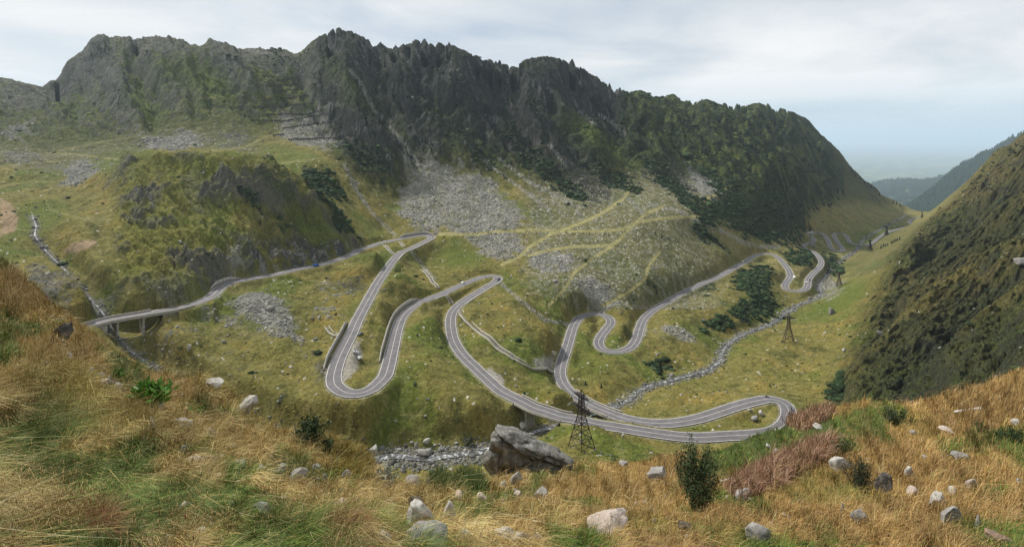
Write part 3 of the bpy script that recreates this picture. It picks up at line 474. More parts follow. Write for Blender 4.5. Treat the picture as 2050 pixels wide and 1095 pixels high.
# mountain faces: grass bands and rock bands running down the fall line
band = fbm(q * 30 + wx * 30, pp * 6, 4, 501); band2 = fbm(q * 95 + wx * 60, pp * 16, 3, 503); craggy = sstep(0.75, 1.35, SL)
m_rock = np.clip(sstep(-0.15, 0.25, band * 0.8 + band2 * 0.6 + n_c * 0.3) * 0.75 + craggy * 0.5, 0, 1)
shaded_side = sstep(590, 660, UU)  # main ridge faces: their shade is painted in as darker grass and rock
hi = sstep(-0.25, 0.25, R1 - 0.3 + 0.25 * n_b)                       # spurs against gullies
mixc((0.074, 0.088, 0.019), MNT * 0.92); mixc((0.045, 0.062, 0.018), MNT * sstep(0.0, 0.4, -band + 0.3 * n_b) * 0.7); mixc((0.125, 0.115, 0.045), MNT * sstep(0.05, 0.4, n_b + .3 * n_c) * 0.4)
mixc((0.030, 0.042, 0.012), MNT * shaded_side * 0.65); mixc((0.070, 0.088, 0.016), MNT * shaded_side * (1 - hi) * sstep(0.0, .3, n_a + .4 * n_b) * 0.7)
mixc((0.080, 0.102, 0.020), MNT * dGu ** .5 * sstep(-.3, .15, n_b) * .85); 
cr = .3 * dSp * shaded_side + sstep(0.95 + .45 * (1 - shaded_side), 1.5 + .5 * (1 - shaded_side), SL + 0.5 * n_c + 0.2 * n_d) 
mixc(rockd, MNT * shaded_side * np.clip(cr * 0.6 + m_rock * 0.35, 0, 1) * 0.85); mixc(rockc, MNT * (1 - shaded_side) * cr * 0.55)
mixc(rockd, mR * shaded_side * (0.5 + 0.5 * sstep(-.3, .2, band2 + n_c * .5)) * 0.8); mixc(rockc, mR * (1 - shaded_side) * sstep(-.3, .2, n_c + n_d * .6 + R2 * .4) * 0.75)
lt = sstep(0.1, 0.45, band2 * .7 + n_c * .4 + n_d * 0.3 + 0.2 * (R2 - .2)); mixc((0.070, 0.067, 0.064), (mR * 0.6 + MNT * cr * 0.35) * lt * 0.75); mixc(screec, (mR * 0.5 + MNT * cr * 0.2) * sstep(0.42, 0.65, band2 + n_d * 0.7) * 0.5)
mixc((0.022, 0.024, 0.020), (mR + MNT * 0.4) * sstep(0.12, 0.4, -band2 - n_d * .6) * 0.6)
crk = ridged(q * 52 + wx * 50, pp * 26, 3, 611, .6); mixc((0.013, 0.014, 0.012), MNT * sstep(.42, .75, crk) * (.35 + .4 * shaded_side) * (1 - .7 * dGu)); crr = ridged(qr * 40 + wx * 40, pr * 18, 3, 613, .6); mixc((0.018, 0.018, 0.013), RH * sstep(.45, .8, crr) * .6); mixc((0.095, 0.090, 0.080), RH * sstep(.35, .6, -crr + .3 * n_d) * sstep(0, .3, n_a) * .55)
mixc(green, mG * (0.75 + 0.4 * n_c)); 
mixc((0.105, 0.115, 0.020), KN * sstep(520, 400, UU) * .6); mixc((0.085, 0.082, 0.075), crag * sstep(0.6, 1.0, SL + n_c * 0.4) * 0.85); mixc((0.036, 0.048, 0.012), KN * sstep(460, 540, UU) * (0.15 + .6 * sstep(-.2, .3, n_b)) ); cb = sstep(480, 510, UU) * sstep(730, 715, UU) * sstep(2, 6, YY - YRD) * sstep(34, 20, YY - YRD); mixc((0.050, 0.050, 0.047), cb * sstep(-.25, .1, n_b + .6 * n_c)); mixc((0.14, 0.135, 0.12), cb * sstep(.15, .4, n_c + .5 * n_d)); mixc((0.17, 0.145, 0.03), KN * sstep(0.1, .5, -SL + .75 + .3 * n_b) * .55)  # knoll: sunlit left flank painted brighter, shaded right flank painted darker
mixc(screec, mGu * sstep(-.3, .1, n_c + n_d) * 0.75)
bl = np.where(UU > 1690, 0.30, 0.93 - .3 * MNT)
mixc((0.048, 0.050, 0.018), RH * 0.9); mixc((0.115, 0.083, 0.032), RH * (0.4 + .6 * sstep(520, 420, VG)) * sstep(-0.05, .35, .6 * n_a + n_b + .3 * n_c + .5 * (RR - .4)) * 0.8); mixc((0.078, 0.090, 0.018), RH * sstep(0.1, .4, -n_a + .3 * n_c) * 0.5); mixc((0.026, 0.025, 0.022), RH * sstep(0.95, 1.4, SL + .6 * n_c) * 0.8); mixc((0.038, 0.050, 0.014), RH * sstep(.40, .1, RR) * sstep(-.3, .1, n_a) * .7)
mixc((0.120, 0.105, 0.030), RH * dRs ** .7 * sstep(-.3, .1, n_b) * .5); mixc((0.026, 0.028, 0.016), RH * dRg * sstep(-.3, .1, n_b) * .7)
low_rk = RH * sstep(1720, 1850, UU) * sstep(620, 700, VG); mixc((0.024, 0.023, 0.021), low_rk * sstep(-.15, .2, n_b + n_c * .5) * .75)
mixc(shrub, mB * sstep(-0.55, -0.15, n_c * 0.6 + n_b * 0.6 + 0.15) * bl)
mixc((0.070, 0.085, 0.022), sstep(1230, 1290, UU) * MNT * 0.85 * sstep(-.15, .2, -n_b + .3 * n_c)); mixc((0.018, 0.030, 0.012), sstep(1230, 1290, UU) * MNT * 0.6 * sstep(-.2, .25, n_b + .4 * n_c))
mixc((0.13, 0.125, 0.095), mRub * .5 * (.7 + n_c)); mixc(screec, mS * (0.8 + 0.4 * n_c)); mixc((0.105, 0.11, 0.045), mS * sstep(0.0, 0.4, n_b + .6 * n_c) * 0.8)
wn = white(np.floor(XX / 1.1), np.floor(YY / 1.3), 9)
spk = (wn > 0.9965 - 0.012 * sstep(0, .4, n_b) - 0.05 * mS - 0.04 * stony - 0.008 * left) & (MNT < 0.3) & (SL < 0.75) & (YY < 1400) & (DR > 6); mixc((0.42, 0.41, 0.38), spk * 0.8 * (1 - mB))
mixc((0.235, 0.215, 0.095), mT * (0.35 + 0.65 * sstep(700, 900, UU))); mixc(gravel, mBare * 0.9); mixc(sandc, mSand * 0.85)
# road shoulders, banks, stream bed
sh = (DR < 16) * (1 - sstep(hw + 0.3, hw + 1.6 + n_c, DR)); mixc(gravel, sh * 0.55 * (~ob))
bed = (DSm < 15) * (1 - sstep(sw, sw + 2.2 + 2.5 * n_c, DSm)); mixc((0.15, 0.145, 0.13), bed * (0.7 + .6 * n_d)); mixc((0.05, 0.05, 0.045), bed * sstep(0.1, 0.4, n_d + n_c * .5) * 0.7)
# the wooded spur, hills and plain far off
col *= (1 + 0.30 * n_d + 0.22 * (white(np.floor(XX / .45), np.floor(YY / .6), 5) - .5) + 0.2 * n_c)[..., None].astype(np.float32)
far1 = sstep(2200, 2500, YY); mixc((0.014, 0.030, 0.016), far1); mixc((0.06, 0.08, 0.035), far1 * sstep(0.1, 0.35, fbm(S * 60, T * 60, 3, 601)) * 0.35); mixc((0.12, 0.14, 0.06), sstep(5900, 6500, YY) * (0.6 + fbm(S * 40, T * 60, 3, 603)))
mixc((0.10, 0.12, 0.07), sstep(10000, 14000, YY)); mixc((0.22, 0.22, 0.13), sstep(10000, 14000, YY) * sstep(0, .3, fbm(S * 30, T * 50, 3, 605)) * 0.7)
# foreground hillside
fg_n = fbm(XX / (1 + YY * .12), YY / (1 + YY * .12), 4, 701)
FG = isF
def greenpatch(x, y):
    u = U0 + x / y * F; v = None
    a = fbm(x / (0.8 + y * .10), y / (0.8 + y * .10), 3, 711)
    near_l = sstep(9.8, 7.2, y + np.maximum(u, -100) * .0042) * sstep(800, 600, u)
    rightgr = sstep(34, 44, y) * sstep(1380, 1440, u) * sstep(1700, 1620, u) * sstep(72, 64, y)
    low = sstep(11, 7, y) * 0.45
    return np.clip(near_l * sstep(-.35, .15, a + 0.1) + rightgr + sstep(0.02, 0.32, a) * 0.8 + low * sstep(-.1, .3, a), 0, 1)
gp = greenpatch(XX, YY)
c_f = L3((0.20, 0.130, 0.042)) * (1 - gp[..., None]) + L3((0.062, 0.080, 0.022)) * gp[..., None]
c_f = c_f * (0.85 + 0.5 * fg_n[..., None])
col = np.where(FG[..., None], c_f, col).astype(np.float32)
col = np.clip(col, 0.004, 0.9)

def mat(name, color=(0.5, 0.5, 0.5), rough=0.8, metal=0.0, noise=0.0, nscale=5.0, bump=0.0, bscale=10.0, attr=None, spec=0.3, det=5):
    m = bpy.data.materials.new(name); m.use_nodes = True; nt = m.node_tree; b = nt.nodes['Principled BSDF']; L = nt.links.new
    b.inputs['Roughness'].default_value = rough; b.inputs['Metallic'].default_value = metal; b.inputs['Specular IOR Level'].default_value = spec
    src = None
    if attr:
        a = nt.nodes.new('ShaderNodeAttribute'); a.attribute_name = attr; src = a.outputs['Color']
    if noise > 0:
        tc = nt.nodes.new('ShaderNodeTexCoord'); n = nt.nodes.new('ShaderNodeTexNoise'); n.inputs['Scale'].default_value = nscale; n.inputs['Detail'].default_value = det; n.inputs['Roughness'].default_value = 0.65
        L(tc.outputs['Object'], n.inputs['Vector'])
        mr = nt.nodes.new('ShaderNodeMapRange'); mr.inputs['From Min'].default_value = 0.3; mr.inputs['From Max'].default_value = 0.7; mr.inputs['To Min'].default_value = 1 - noise; mr.inputs['To Max'].default_value = 1 + noise
        L(n.outputs[0], mr.inputs['Value']); mx = nt.nodes.new('ShaderNodeMix'); mx.data_type = 'RGBA'; mx.blend_type = 'MULTIPLY'; mx.inputs[0].default_value = 1
        if src is not None: L(src, mx.inputs[6])
        else: mx.inputs[6].default_value = (*color, 1)
        cc = nt.nodes.new('ShaderNodeCombineXYZ')
        for k in range(3): L(mr.outputs[0], cc.inputs[k])
        L(cc.outputs[0], mx.inputs[7]); src = mx.outputs[2]
    if src is not None: L(src, b.inputs['Base Color'])
    else: b.inputs['Base Color'].default_value = (*color, 1)
    if bump > 0:
        tc = nt.nodes.new('ShaderNodeTexCoord'); n = nt.nodes.new('ShaderNodeTexNoise'); n.inputs['Scale'].default_value = bscale; n.inputs['Detail'].default_value = 6; n.inputs['Roughness'].default_value = 0.7
        L(tc.outputs['Object'], n.inputs['Vector']); bp = nt.nodes.new('ShaderNodeBump'); bp.inputs['Strength'].default_value = 1.0; bp.inputs['Distance'].default_value = bump
        L(n.outputs[0], bp.inputs['Height']); L(bp.outputs[0], b.inputs['Normal'])
    return m
M_LAND = mat('land', attr='Col', rough=0.95, noise=0.38, nscale=0.55, bump=1.3, bscale=0.35, spec=0.1, det=7)
M_CRAG = mat('crag_land', attr='Col', rough=0.95, noise=0.5, nscale=0.16, bump=6.5, bscale=0.085, spec=0.1, det=9)
M_SIDE = mat('hillside_land', attr='Col', rough=0.95, noise=0.5, nscale=0.35, bump=2.6, bscale=0.2, spec=0.1, det=9)
M_NEAR = mat('near_soil', attr='Col', rough=0.95, noise=0.45, nscale=9, bump=0.06, bscale=9, spec=0.1)
M_FAR = mat('far_land', attr='Col', rough=1.0, noise=0.35, nscale=0.02, bump=14, bscale=0.03, spec=0.0)

def tag(o, label=None, cat=None, group=None, kind=None):
    if label: o['label'] = label
    if cat: o['category'] = cat
    if group: o['group'] = group
    if kind: o['kind'] = kind
    return o
def npmesh(name, V, Fq, m, parent=None, colattr=None, smooth=False, loc=None):
    """one mesh object from numpy vertices and quad/tri faces (n x 3 or n x 4)"""
    me = bpy.data.meshes.new(name); V = np.asarray(V, np.float32); Fq = np.asarray(Fq, np.int32); k = Fq.shape[1]
    me.vertices.add(len(V)); me.vertices.foreach_set('co', V.ravel()); me.loops.add(Fq.size); me.loops.foreach_set('vertex_index', Fq.ravel())
    me.polygons.add(len(Fq)); me.polygons.foreach_set('loop_start', np.arange(0, Fq.size, k, dtype=np.int32)); me.polygons.foreach_set('loop_total', np.full(len(Fq), k, np.int32))
    if colattr is not None:
        a = me.color_attributes.new('Col', 'FLOAT_COLOR', 'POINT'); c = np.ones((len(V), 4), np.float32); c[:, :3] = colattr; a.data.foreach_set('color', c.ravel())
    me.update(calc_edges=True); me.validate(clean_customdata=False)
    if smooth: me.polygons.foreach_set('use_smooth', np.ones(len(me.polygons), bool))
    me.materials.append(m); o = bpy.data.objects.new(name, me); COL.objects.link(o)
    if parent: o.parent = parent
    if loc is not None: o.location = loc
    return o
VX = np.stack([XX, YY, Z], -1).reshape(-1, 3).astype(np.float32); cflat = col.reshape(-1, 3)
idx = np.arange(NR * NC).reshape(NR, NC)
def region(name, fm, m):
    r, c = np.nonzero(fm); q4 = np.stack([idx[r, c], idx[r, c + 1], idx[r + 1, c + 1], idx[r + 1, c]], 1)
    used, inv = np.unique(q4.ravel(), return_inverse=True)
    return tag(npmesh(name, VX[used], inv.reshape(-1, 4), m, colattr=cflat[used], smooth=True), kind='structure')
fF = isF[:-1, :-1]; fy = YY[:-1, :-1]; fM = (MNT[:-1, :-1] > 0.05) & ~fF; fRH = (RH[:-1, :-1] > 0.3) & ~fF & ~fM
ffar = (fy > 2290) & ~fF
fM &= ~ffar; fRH &= ~ffar
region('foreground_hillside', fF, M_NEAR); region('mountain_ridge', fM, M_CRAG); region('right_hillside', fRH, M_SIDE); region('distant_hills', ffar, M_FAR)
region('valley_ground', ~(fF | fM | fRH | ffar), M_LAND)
#@@ROAD
# ------------------------------------------------------------------ road
M_ASPH = mat('asphalt', (0.118, 0.111, 0.117), 0.85, noise=0.24, nscale=0.22, bump=0.01, bscale=8)
M_WHITE = mat('road_paint', (0.52, 0.51, 0.485), 0.7, noise=0.35, nscale=1.2)
M_CONC = mat('concrete', (0.30, 0.285, 0.255), 0.9, noise=0.35, nscale=0.7, bump=0.05, bscale=3)
M_CONCD = mat('dark_concrete', (0.13, 0.125, 0.11), 0.9, noise=0.4, nscale=0.8, bump=0.05, bscale=3)
M_CONCP = mat('pale_concrete', (0.33, 0.31, 0.265), 0.85, noise=0.2, nscale=1)
def ribbon(i0, i1, offa, offb, dz):
    n = ROAD_N[i0:i1]; p = ROAD[i0:i1]; a = p.copy(); b = p.copy(); a[:, :2] += n * np.asarray(offa).reshape(-1, 1); b[:, :2] += n * np.asarray(offb).reshape(-1, 1); a[:, 2] += dz; b[:, 2] += dz
    k = i1 - i0; V = np.vstack([a, b]); i = np.arange(k - 1); return V, np.stack([i, i + 1, i + 1 + k, i + k], 1)
for _ in range(2):
    for c in (0, 1): ROAD_N[:, c] = np.convolve(np.r_[np.full(3, ROAD_N[0, c]), ROAD_N[:, c], np.full(3, ROAD_N[-1, c])], np.ones(7) / 7, 'valid')
ROAD_N /= np.linalg.norm(ROAD_N, axis=1)[:, None]
NRD = len(ROAD); ROAD[:, 2] += 1.2 * sstep(780, 950, ROAD[:, 1])
V, Fq = ribbon(0, NRD, HW, -HW, 0.0); tag(npmesh('road', V, Fq, M_ASPH), kind='structure')
VVs = []; FF = []; o_ = 0; LW = 0.25 + 0.12 * sstep(450, 900, ROAD[:, 1])
for a, b in ((HW - 0.15, HW - 0.15 - LW), (-HW + 0.15 + LW, -HW + 0.15), (0.4 * LW, -0.4 * LW)):
    V, Fq = ribbon(0, NRD, a, b, 0.012); VVs.append(V); FF.append(Fq + o_); o_ += len(V)
tag(npmesh('road_markings', np.vstack(VVs), np.vstack(FF), M_WHITE), kind='structure')
# the water of the stream
M_WATER = bpy.data.materials.new('stream_water'); M_WATER.use_nodes = True
def wmat():
    nt = M_WATER.node_tree; b = nt.nodes['Principled BSDF']; L = nt.links.new; tc = nt.nodes.new('ShaderNodeTexCoord')
    n = nt.nodes.new('ShaderNodeTexNoise'); n.inputs['Scale'].default_value = 0.45; n.inputs['Detail'].default_value = 6; n.inputs['Roughness'].default_value = 0.75; L(tc.outputs['Object'], n.inputs['Vector'])
    r = nt.nodes.new('ShaderNodeValToRGB'); e = r.color_ramp.elements; e[0].position = 0.50; e[0].color = (0.06, 0.06, 0.058, 1); e[1].position = 0.68; e[1].color = (0.75, 0.77, 0.78, 1); L(n.outputs[0], r.inputs[0]); L(r.outputs[0], b.inputs['Base Color'])
    b.inputs['Roughness'].default_value = 0.25
    bp = nt.nodes.new('ShaderNodeBump'); bp.inputs['Distance'].default_value = 0.15; L(n.outputs[0], bp.inputs['Height']); L(bp.outputs[0], b.inputs['Normal'])
wmat()
tg2 = np.gradient(STREAM[:, :2], axis=0); tg2 /= np.linalg.norm(tg2, axis=1)[:, None]; sn = np.stack([-tg2[:, 1], tg2[:, 0]], 1)
wv = np.minimum(SW, 3.4) * np.where(STREAM[:, 0] < -100, .6, .62) * (0.8 + 0.5 * fbm(np.arange(len(STREAM)) / 7.0, np.zeros(len(STREAM)), 2, 33)); A_ = STREAM.copy(); B_ = STREAM.copy(); A_[:, :2] += sn * wv[:, None]; B_[:, :2] -= sn * wv[:, None]; A_[:, 2] -= 0.15; B_[:, 2] -= 0.15
k = len(STREAM); i = np.arange(k - 1); tag(npmesh('stream', np.vstack([A_, B_]), np.stack([i, i + 1, i + 1 + k, i + k], 1), M_WATER, smooth=True), kind='structure')
#@@OBJ
# ------------------------------------------------------------------ builders
import bmesh
def thing(name, label, cat, loc=(0, 0, 0), rz=0.0, group=None, sc=1.0):
    o = bpy.data.objects.new(name, None); COL.objects.link(o); o.empty_display_size = 0.3; o.location = loc; o.rotation_euler = (0, 0, rz); o.scale = (sc, sc, sc)
    return tag(o, label, cat, group)
def copy_tree(o, parent=None):
    kids = [c for c in bpy.data.objects if c.parent == o]
    c = o.copy(); COL.objects.link(c)
    if parent: c.parent = parent
    for k in kids: copy_tree(k, c)
    return c
class MB:
    def __init__(s): s.v = []; s.f = []
    def add(s, V, Fs):
        o = len(s.v); s.v += [tuple(map(float, v)) for v in V]; s.f += [tuple(int(i) + o for i in f) for f in Fs]; return s
    def box(s, c, d, R=None):
        x, y, z = d[0] / 2, d[1] / 2, d[2] / 2; V = np.array([(-x, -y, -z), (x, -y, -z), (x, y, -z), (-x, y, -z), (-x, -y, z), (x, -y, z), (x, y, z), (-x, y, z)])
        if R is not None: V = V @ np.array(R).T
        return s.add(V + np.array(c), [(3, 2, 1, 0), (4, 5, 6, 7), (0, 1, 5, 4), (1, 2, 6, 5), (2, 3, 7, 6), (3, 0, 4, 7)])
    def bar(s, a, b, r, n=4):
        a = Vector(a); b = Vector(b); d = (b - a).normalized(); u = d.orthogonal().normalized(); w = d.cross(u); V = []
        for p in (a, b):
            for k in range(n): t = 2 * math.pi * (k + .5) / n; V.append(p + (u * math.cos(t) + w * math.sin(t)) * r)
        return s.add(V, [(k, (k + 1) % n, n + (k + 1) % n, n + k) for k in range(n)] + [tuple(range(n))[::-1], tuple(range(n, 2 * n))])
    def cyl(s, c, r, h, axis='z', n=14, r2=None):
        r2 = r if r2 is None else r2; V = []
        for z, q_ in ((-h / 2, r), (h / 2, r2)):
            for k in range(n):
                t = 2 * math.pi * k / n; a, b = q_ * math.cos(t), q_ * math.sin(t)
                V.append({'z': (a, b, z), 'x': (z, a, b), 'y': (b, z, a)}[axis])
        return s.add(np.array(V) + np.array(c), [(k, (k + 1) % n, n + (k + 1) % n, n + k) for k in range(n)] + [tuple(range(n))[::-1], tuple(range(n, 2 * n))])
    def prism(s, prof, y0, y1, sh=None):
        """profile in x,z extruded along y; sh = inset factor list for the sides"""
        n = len(prof); V = [(x, y0, z) for x, z in prof] + [(x, y1, z) for x, z in prof]
        return s.add(V, [tuple(range(n)), tuple(range(n, 2 * n))[::-1]] + [(k, n + k, n + (k + 1) % n, (k + 1) % n) for k in range(n)])
    def build(s, name, m, parent=None, smooth=False, bevel=0):
        me = bpy.data.meshes.new(name); me.from_pydata(s.v, [], s.f); me.materials.append(m)
        if smooth: me.polygons.foreach_set('use_smooth', [True] * len(me.polygons))
        me.update(); o = bpy.data.objects.new(name, me); COL.objects.link(o)
        if parent: o.parent = parent
        if bevel: b = o.modifiers.new('b', 'BEVEL'); b.width = bevel; b.segments = 2; b.limit_method = 'ANGLE'
        return o
def G(x, y): return float(ground(np.array([float(x)]), np.array([float(y)]))[0])
def ico(n):
    bm = bmesh.new(); bmesh.ops.create_icosphere(bm, subdivisions=n, radius=1.0); bm.verts.ensure_lookup_table()
    V = np.array([v.co[:] for v in bm.verts]); Fs = np.array([[v.index for v in f.verts] for f in bm.faces]); bm.free(); return V, Fs
ICO1, ICO2, ICO3, ICO4 = ico(1), ico(2), ico(3), ico(4)
def rock_shape(seed, base=ICO4, cuts=13, rough=0.05, d=(1, 1, 1)):
    r = np.random.default_rng(seed); V, Fs = base; V = V.copy()
    for _ in range(cuts):
        n = r.normal(size=3); n /= np.linalg.norm(n); t = r.uniform(0.45, 0.85) if cuts < 40 else r.uniform(.62, .92); h = V @ n; V = V - np.outer(np.maximum(h - t, 0), n)
    for f, a in ((2.2, rough * 1.6), (5.5, rough), (13, rough * .45)):
        V = V * (1 + a * (pnoise(V[:, 0] * f + V[:, 2] * f * .7 + seed, V[:, 1] * f + V[:, 2] * f * .6, seed)))[:, None]
    V /= np.abs(V).max(0); return V * np.array(d) / 2, Fs

# ------------------------------------------------------------------ loose rock on the slopes, in the scree fields and along the stream
def scatter(weights, n, seed):
    r = np.random.default_rng(seed); w = weights.ravel().astype(np.float64); cdf = np.cumsum(w); k = np.searchsorted(cdf, r.random(n) * cdf[-1]); k = np.minimum(k, w.size - 1)
    rr, cc = k // NC, k % NC; rr = np.clip(rr, 1, NR - 2); s = gs[cc] + (r.random(n) - .5) * DS; y = gy[rr] + (r.random(n) - .5) * (gy[rr + 1] - gy[rr - 1]) / 2
    return s * y, y, r
vis = (VG <= np.minimum.accumulate(np.where(YY < 1.5, 1e9, VG), axis=0) + 6)     # ground not hidden far behind a crest
cell = (YY * DS) * np.gradient(gy)[:, None]
def instances(base, x, y, z, size, r, flat=(0.5, 0.9), jit=0.25, color=None, cvar=0.25, name='rocks', m=None, kind='stuff', cols=None):
    V, Fs = base; n = len(x); nv = len(V); a = r.random(n) * 2 * np.pi; ca, sa = np.cos(a), np.sin(a)
    W = V[None] * (1 + jit * (r.random((n, nv, 1)) - .5) * 2); sx = size * r.uniform(.7, 1.3, n); sy = size * r.uniform(.7, 1.3, n); szz = size * r.uniform(flat[0], flat[1], n)
    X = W[..., 0] * sx[:, None]; Y_ = W[..., 1] * sy[:, None]; Zz = W[..., 2] * szz[:, None]
    out = np.stack([X * ca[:, None] - Y_ * sa[:, None] + x[:, None], X * sa[:, None] + Y_ * ca[:, None] + y[:, None], Zz + z[:, None]], -1).reshape(-1, 3)
    F2 = (Fs[None] + (np.arange(n) * nv)[:, None, None]).reshape(-1, 3)
    c = cols if cols is not None else np.asarray(color)[None] * (1 + cvar * (r.random((n, 1)) * 2 - 1)); c = np.repeat(c, nv, 0)
    return tag(npmesh(name, out, F2, m, colattr=c), kind=kind)
M_SROCK = mat('scattered_rock', attr='Col', rough=0.95, noise=0.3, nscale=1.2, spec=0.15)
bank = np.where(UU < 200, .25, 1) * (DSm < 15) * (1 - sstep(sw, sw + 5, DSm)) * (DSm > sw * 0.3)
okr = (DR > hw + 1.2) & vis & (~isF) & (YY < 1500)
wr = cell * okr * (mS * 1.0 + .30 * mRub + 0.07 * stony + 0.25 * mGu + 0.10 * mR * (1 - MNT) + 0.05 * left + 0.020 * (YY < 900) * sstep(0.05, .4, n_b + .3 * n_a)) * (1 - .9 * mT) * (600 / YY) ** 1.2
x, y, r = scatter(wr, 30000, 51); sz = np.exp(r.normal(-0.85, 0.45, len(x))) * (0.8 + y / 1500); z = ground(x, y) + sz * 0.15
instances(ICO1, x, y, z, sz, r, color=(0.215, 0.21, 0.192), name='scree_rocks', m=M_SROCK, jit=0.3)
x, y, r = scatter(cell * bank * okr * (300 / YY), 5200, 52); sz = np.exp(r.normal(-1.0, 0.5, len(x))) * (0.8 + y / 1200); z = ground(x, y) + sz * 0.2
instances(ICO2, x, y, z, sz, r, color=(0.15, 0.148, 0.14), cvar=.75, name='stream_rocks', m=M_SROCK, jit=0.12)
# ------------------------------------------------------------------ dwarf pine and low shrubs
M_PINE = mat('pine_foliage', attr='Col', rough=0.9, noise=0.6, nscale=1.3, spec=0.1)
x, y, r = scatter(cell * okr * (DR > hw + 5) * (mB > .6) * (UU < 1690) * (1 - .6 * MNT) * (700 / YY) ** 1.5, 9500, 53); sz = np.exp(r.normal(0.05, 0.4, len(x))) * (0.6 + y / 900); z = ground(x, y) + sz * 0.25
instances(ICO2, x, y, z, sz, r, flat=(.35, .65), color=(0.024, 0.042, 0.016), cvar=0.6, name='dwarf_pine_thicket', m=M_PINE, jit=0.42)
x, y, r = scatter(cell * okr * (RH > .5) * (n_b + .5 * n_c > 0.0) * (300 / YY) ** 1.2, 2200, 54); sz = np.exp(r.normal(-0.9, 0.5, len(x))) * (0.6 + y / 500); z = ground(x, y) + sz * 0.2
instances(ICO2, x, y, z, sz, r, flat=(.4, .8), color=(0.024, 0.034, 0.014), cvar=0.5, name='hillside_shrubs', m=M_PINE, jit=0.45)
x, y, r = scatter(cell * okr * (MNT > .4) * (UU > 600) * sstep(-.1, .3, n_b + .4 * n_c) * (1 - mS) * (900 / YY) ** 1.2, 6500, 55); sz = np.exp(r.normal(-0.1, 0.45, len(x))) * (0.5 + y / 1400); z = ground(x, y) + sz * 0.1
instances(ICO2, x, y, z, sz, r, flat=(.2, .4), color=(0.036, 0.055, 0.018), cvar=0.6, name='mountain_shrubs', m=M_PINE, jit=0.4)
x, y, r = scatter(cell * okr * (MNT < .2) * (YY < 700) * (n_b > 0.15), 1500, 56); sz = np.exp(r.normal(-0.6, 0.4, len(x))); z = ground(x, y) + sz * 0.1
instances(ICO2, x, y, z, sz, r, flat=(.5, .9), color=(0.030, 0.045, 0.016), cvar=0.4, name='low_juniper', m=M_PINE, jit=0.4)
x, y, r = scatter(cell * okr * (YY < 480) * (mS < .3) * (MNT < .2) * (1 - .6 * (RH > .5)) * (260 / YY) ** 2.2, 42000, 59); sz = np.exp(r.normal(-1.25, 0.35, len(x))) * (0.6 + y / 420); z = ground(x, y)
ci = np.clip(((x / y - gs[0]) / DS).astype(int), 0, NC - 1); ri = np.clip(np.searchsorted(gy, y), 0, NR - 1); cc_ = col[ri, ci] * (0.55 + 0.9 * r.random((len(x), 1)))
V5 = np.array([(math.cos(a), math.sin(a), -.2) for a in (0, 1.57, 3.14, 4.71)] + [(0, 0, 1)]); F5 = np.array([(0, 1, 4), (1, 2, 4), (2, 3, 4), (3, 0, 4)])
instances((V5, F5), x, y, z, sz, r, flat=(.6, 1.2), color=(1, 1, 1), cvar=0, name='meadow_tussocks', m=M_SROCK, jit=.3, cols=cc_)
# distant forest texture on the spur and hills
fw = cell * ((YY > 2300) & (YY < 9000) & vis) * (4500 / YY) ** 2.2 * (0.4 + fbm(S * 60, T * 60, 3, 603) > 0.25)
x, y, r = scatter(fw, 9000, 57); sz = r.uniform(6, 12, len(x)) * (.5 + y / 8000); z = ground(x, y) + sz * 0.8
c3 = np.array([(math.cos(a), math.sin(a), -1) for a in np.arange(0, 6.28, 6.28 / 5)][:5] + [(0, 0, 1.6)]); f3 = np.array([(0, 1, 5), (1, 2, 5), (2, 3, 5), (3, 4, 5), (4, 0, 5)])
instances((c3, f3), x, y, z, sz, r, flat=(1.1, 1.8), color=(0.015, 0.028, 0.016), cvar=0.4, name='distant_forest', m=M_PINE, jit=0.15)

# ------------------------------------------------------------------ walls and parapets along the road
def road_wall(name, label, cat, i0, i1, side, off, top, bot, th, m, group=None, parent=None, taper=None):
    if i0 > i1: i0, i1 = i1, i0
    ii = np.arange(i0, i1 + 1); n = ROAD_N[ii] * side; p = ROAD[ii]; k = len(ii); e = np.ones(k)
    if taper: e = np.minimum(1, np.minimum(np.arange(k), np.arange(k)[::-1]) / taper + .15)
    rs = []
    for o_, zz in ((off, bot), (off, top), (off + th, top), (off + th, bot)):
        q_ = p.copy(); q_[:, :2] += n * (HW[ii] + o_)[:, None]; q_[:, 2] += zz * (e if zz in (top, bot) and abs(zz) > .3 else 1); rs.append(q_)
    V = np.vstack(rs); i = np.arange(k - 1); Fq = np.vstack([np.stack([i + a * k, i + 1 + a * k, i + 1 + b * k, i + b * k], 1) for a, b in ((0, 1), (1, 2), (2, 3), (3, 0))] + [np.array([[0, k, 2 * k, 3 * k], [k - 1, 4 * k - 1, 3 * k - 1, 2 * k - 1]])])
    o = npmesh(name, V, Fq, m, parent=parent)
    if label: tag(o, label, cat, group)
    return o
i2 = ridx(700, 787); i3 = ridx(996, 557)
def seg_i(a, b, lo=0, hi=None): return ridx(a[0], a[1], lo, hi), ridx(b[0], b[1], lo, hi)
iA = ridx(864, 475.5)
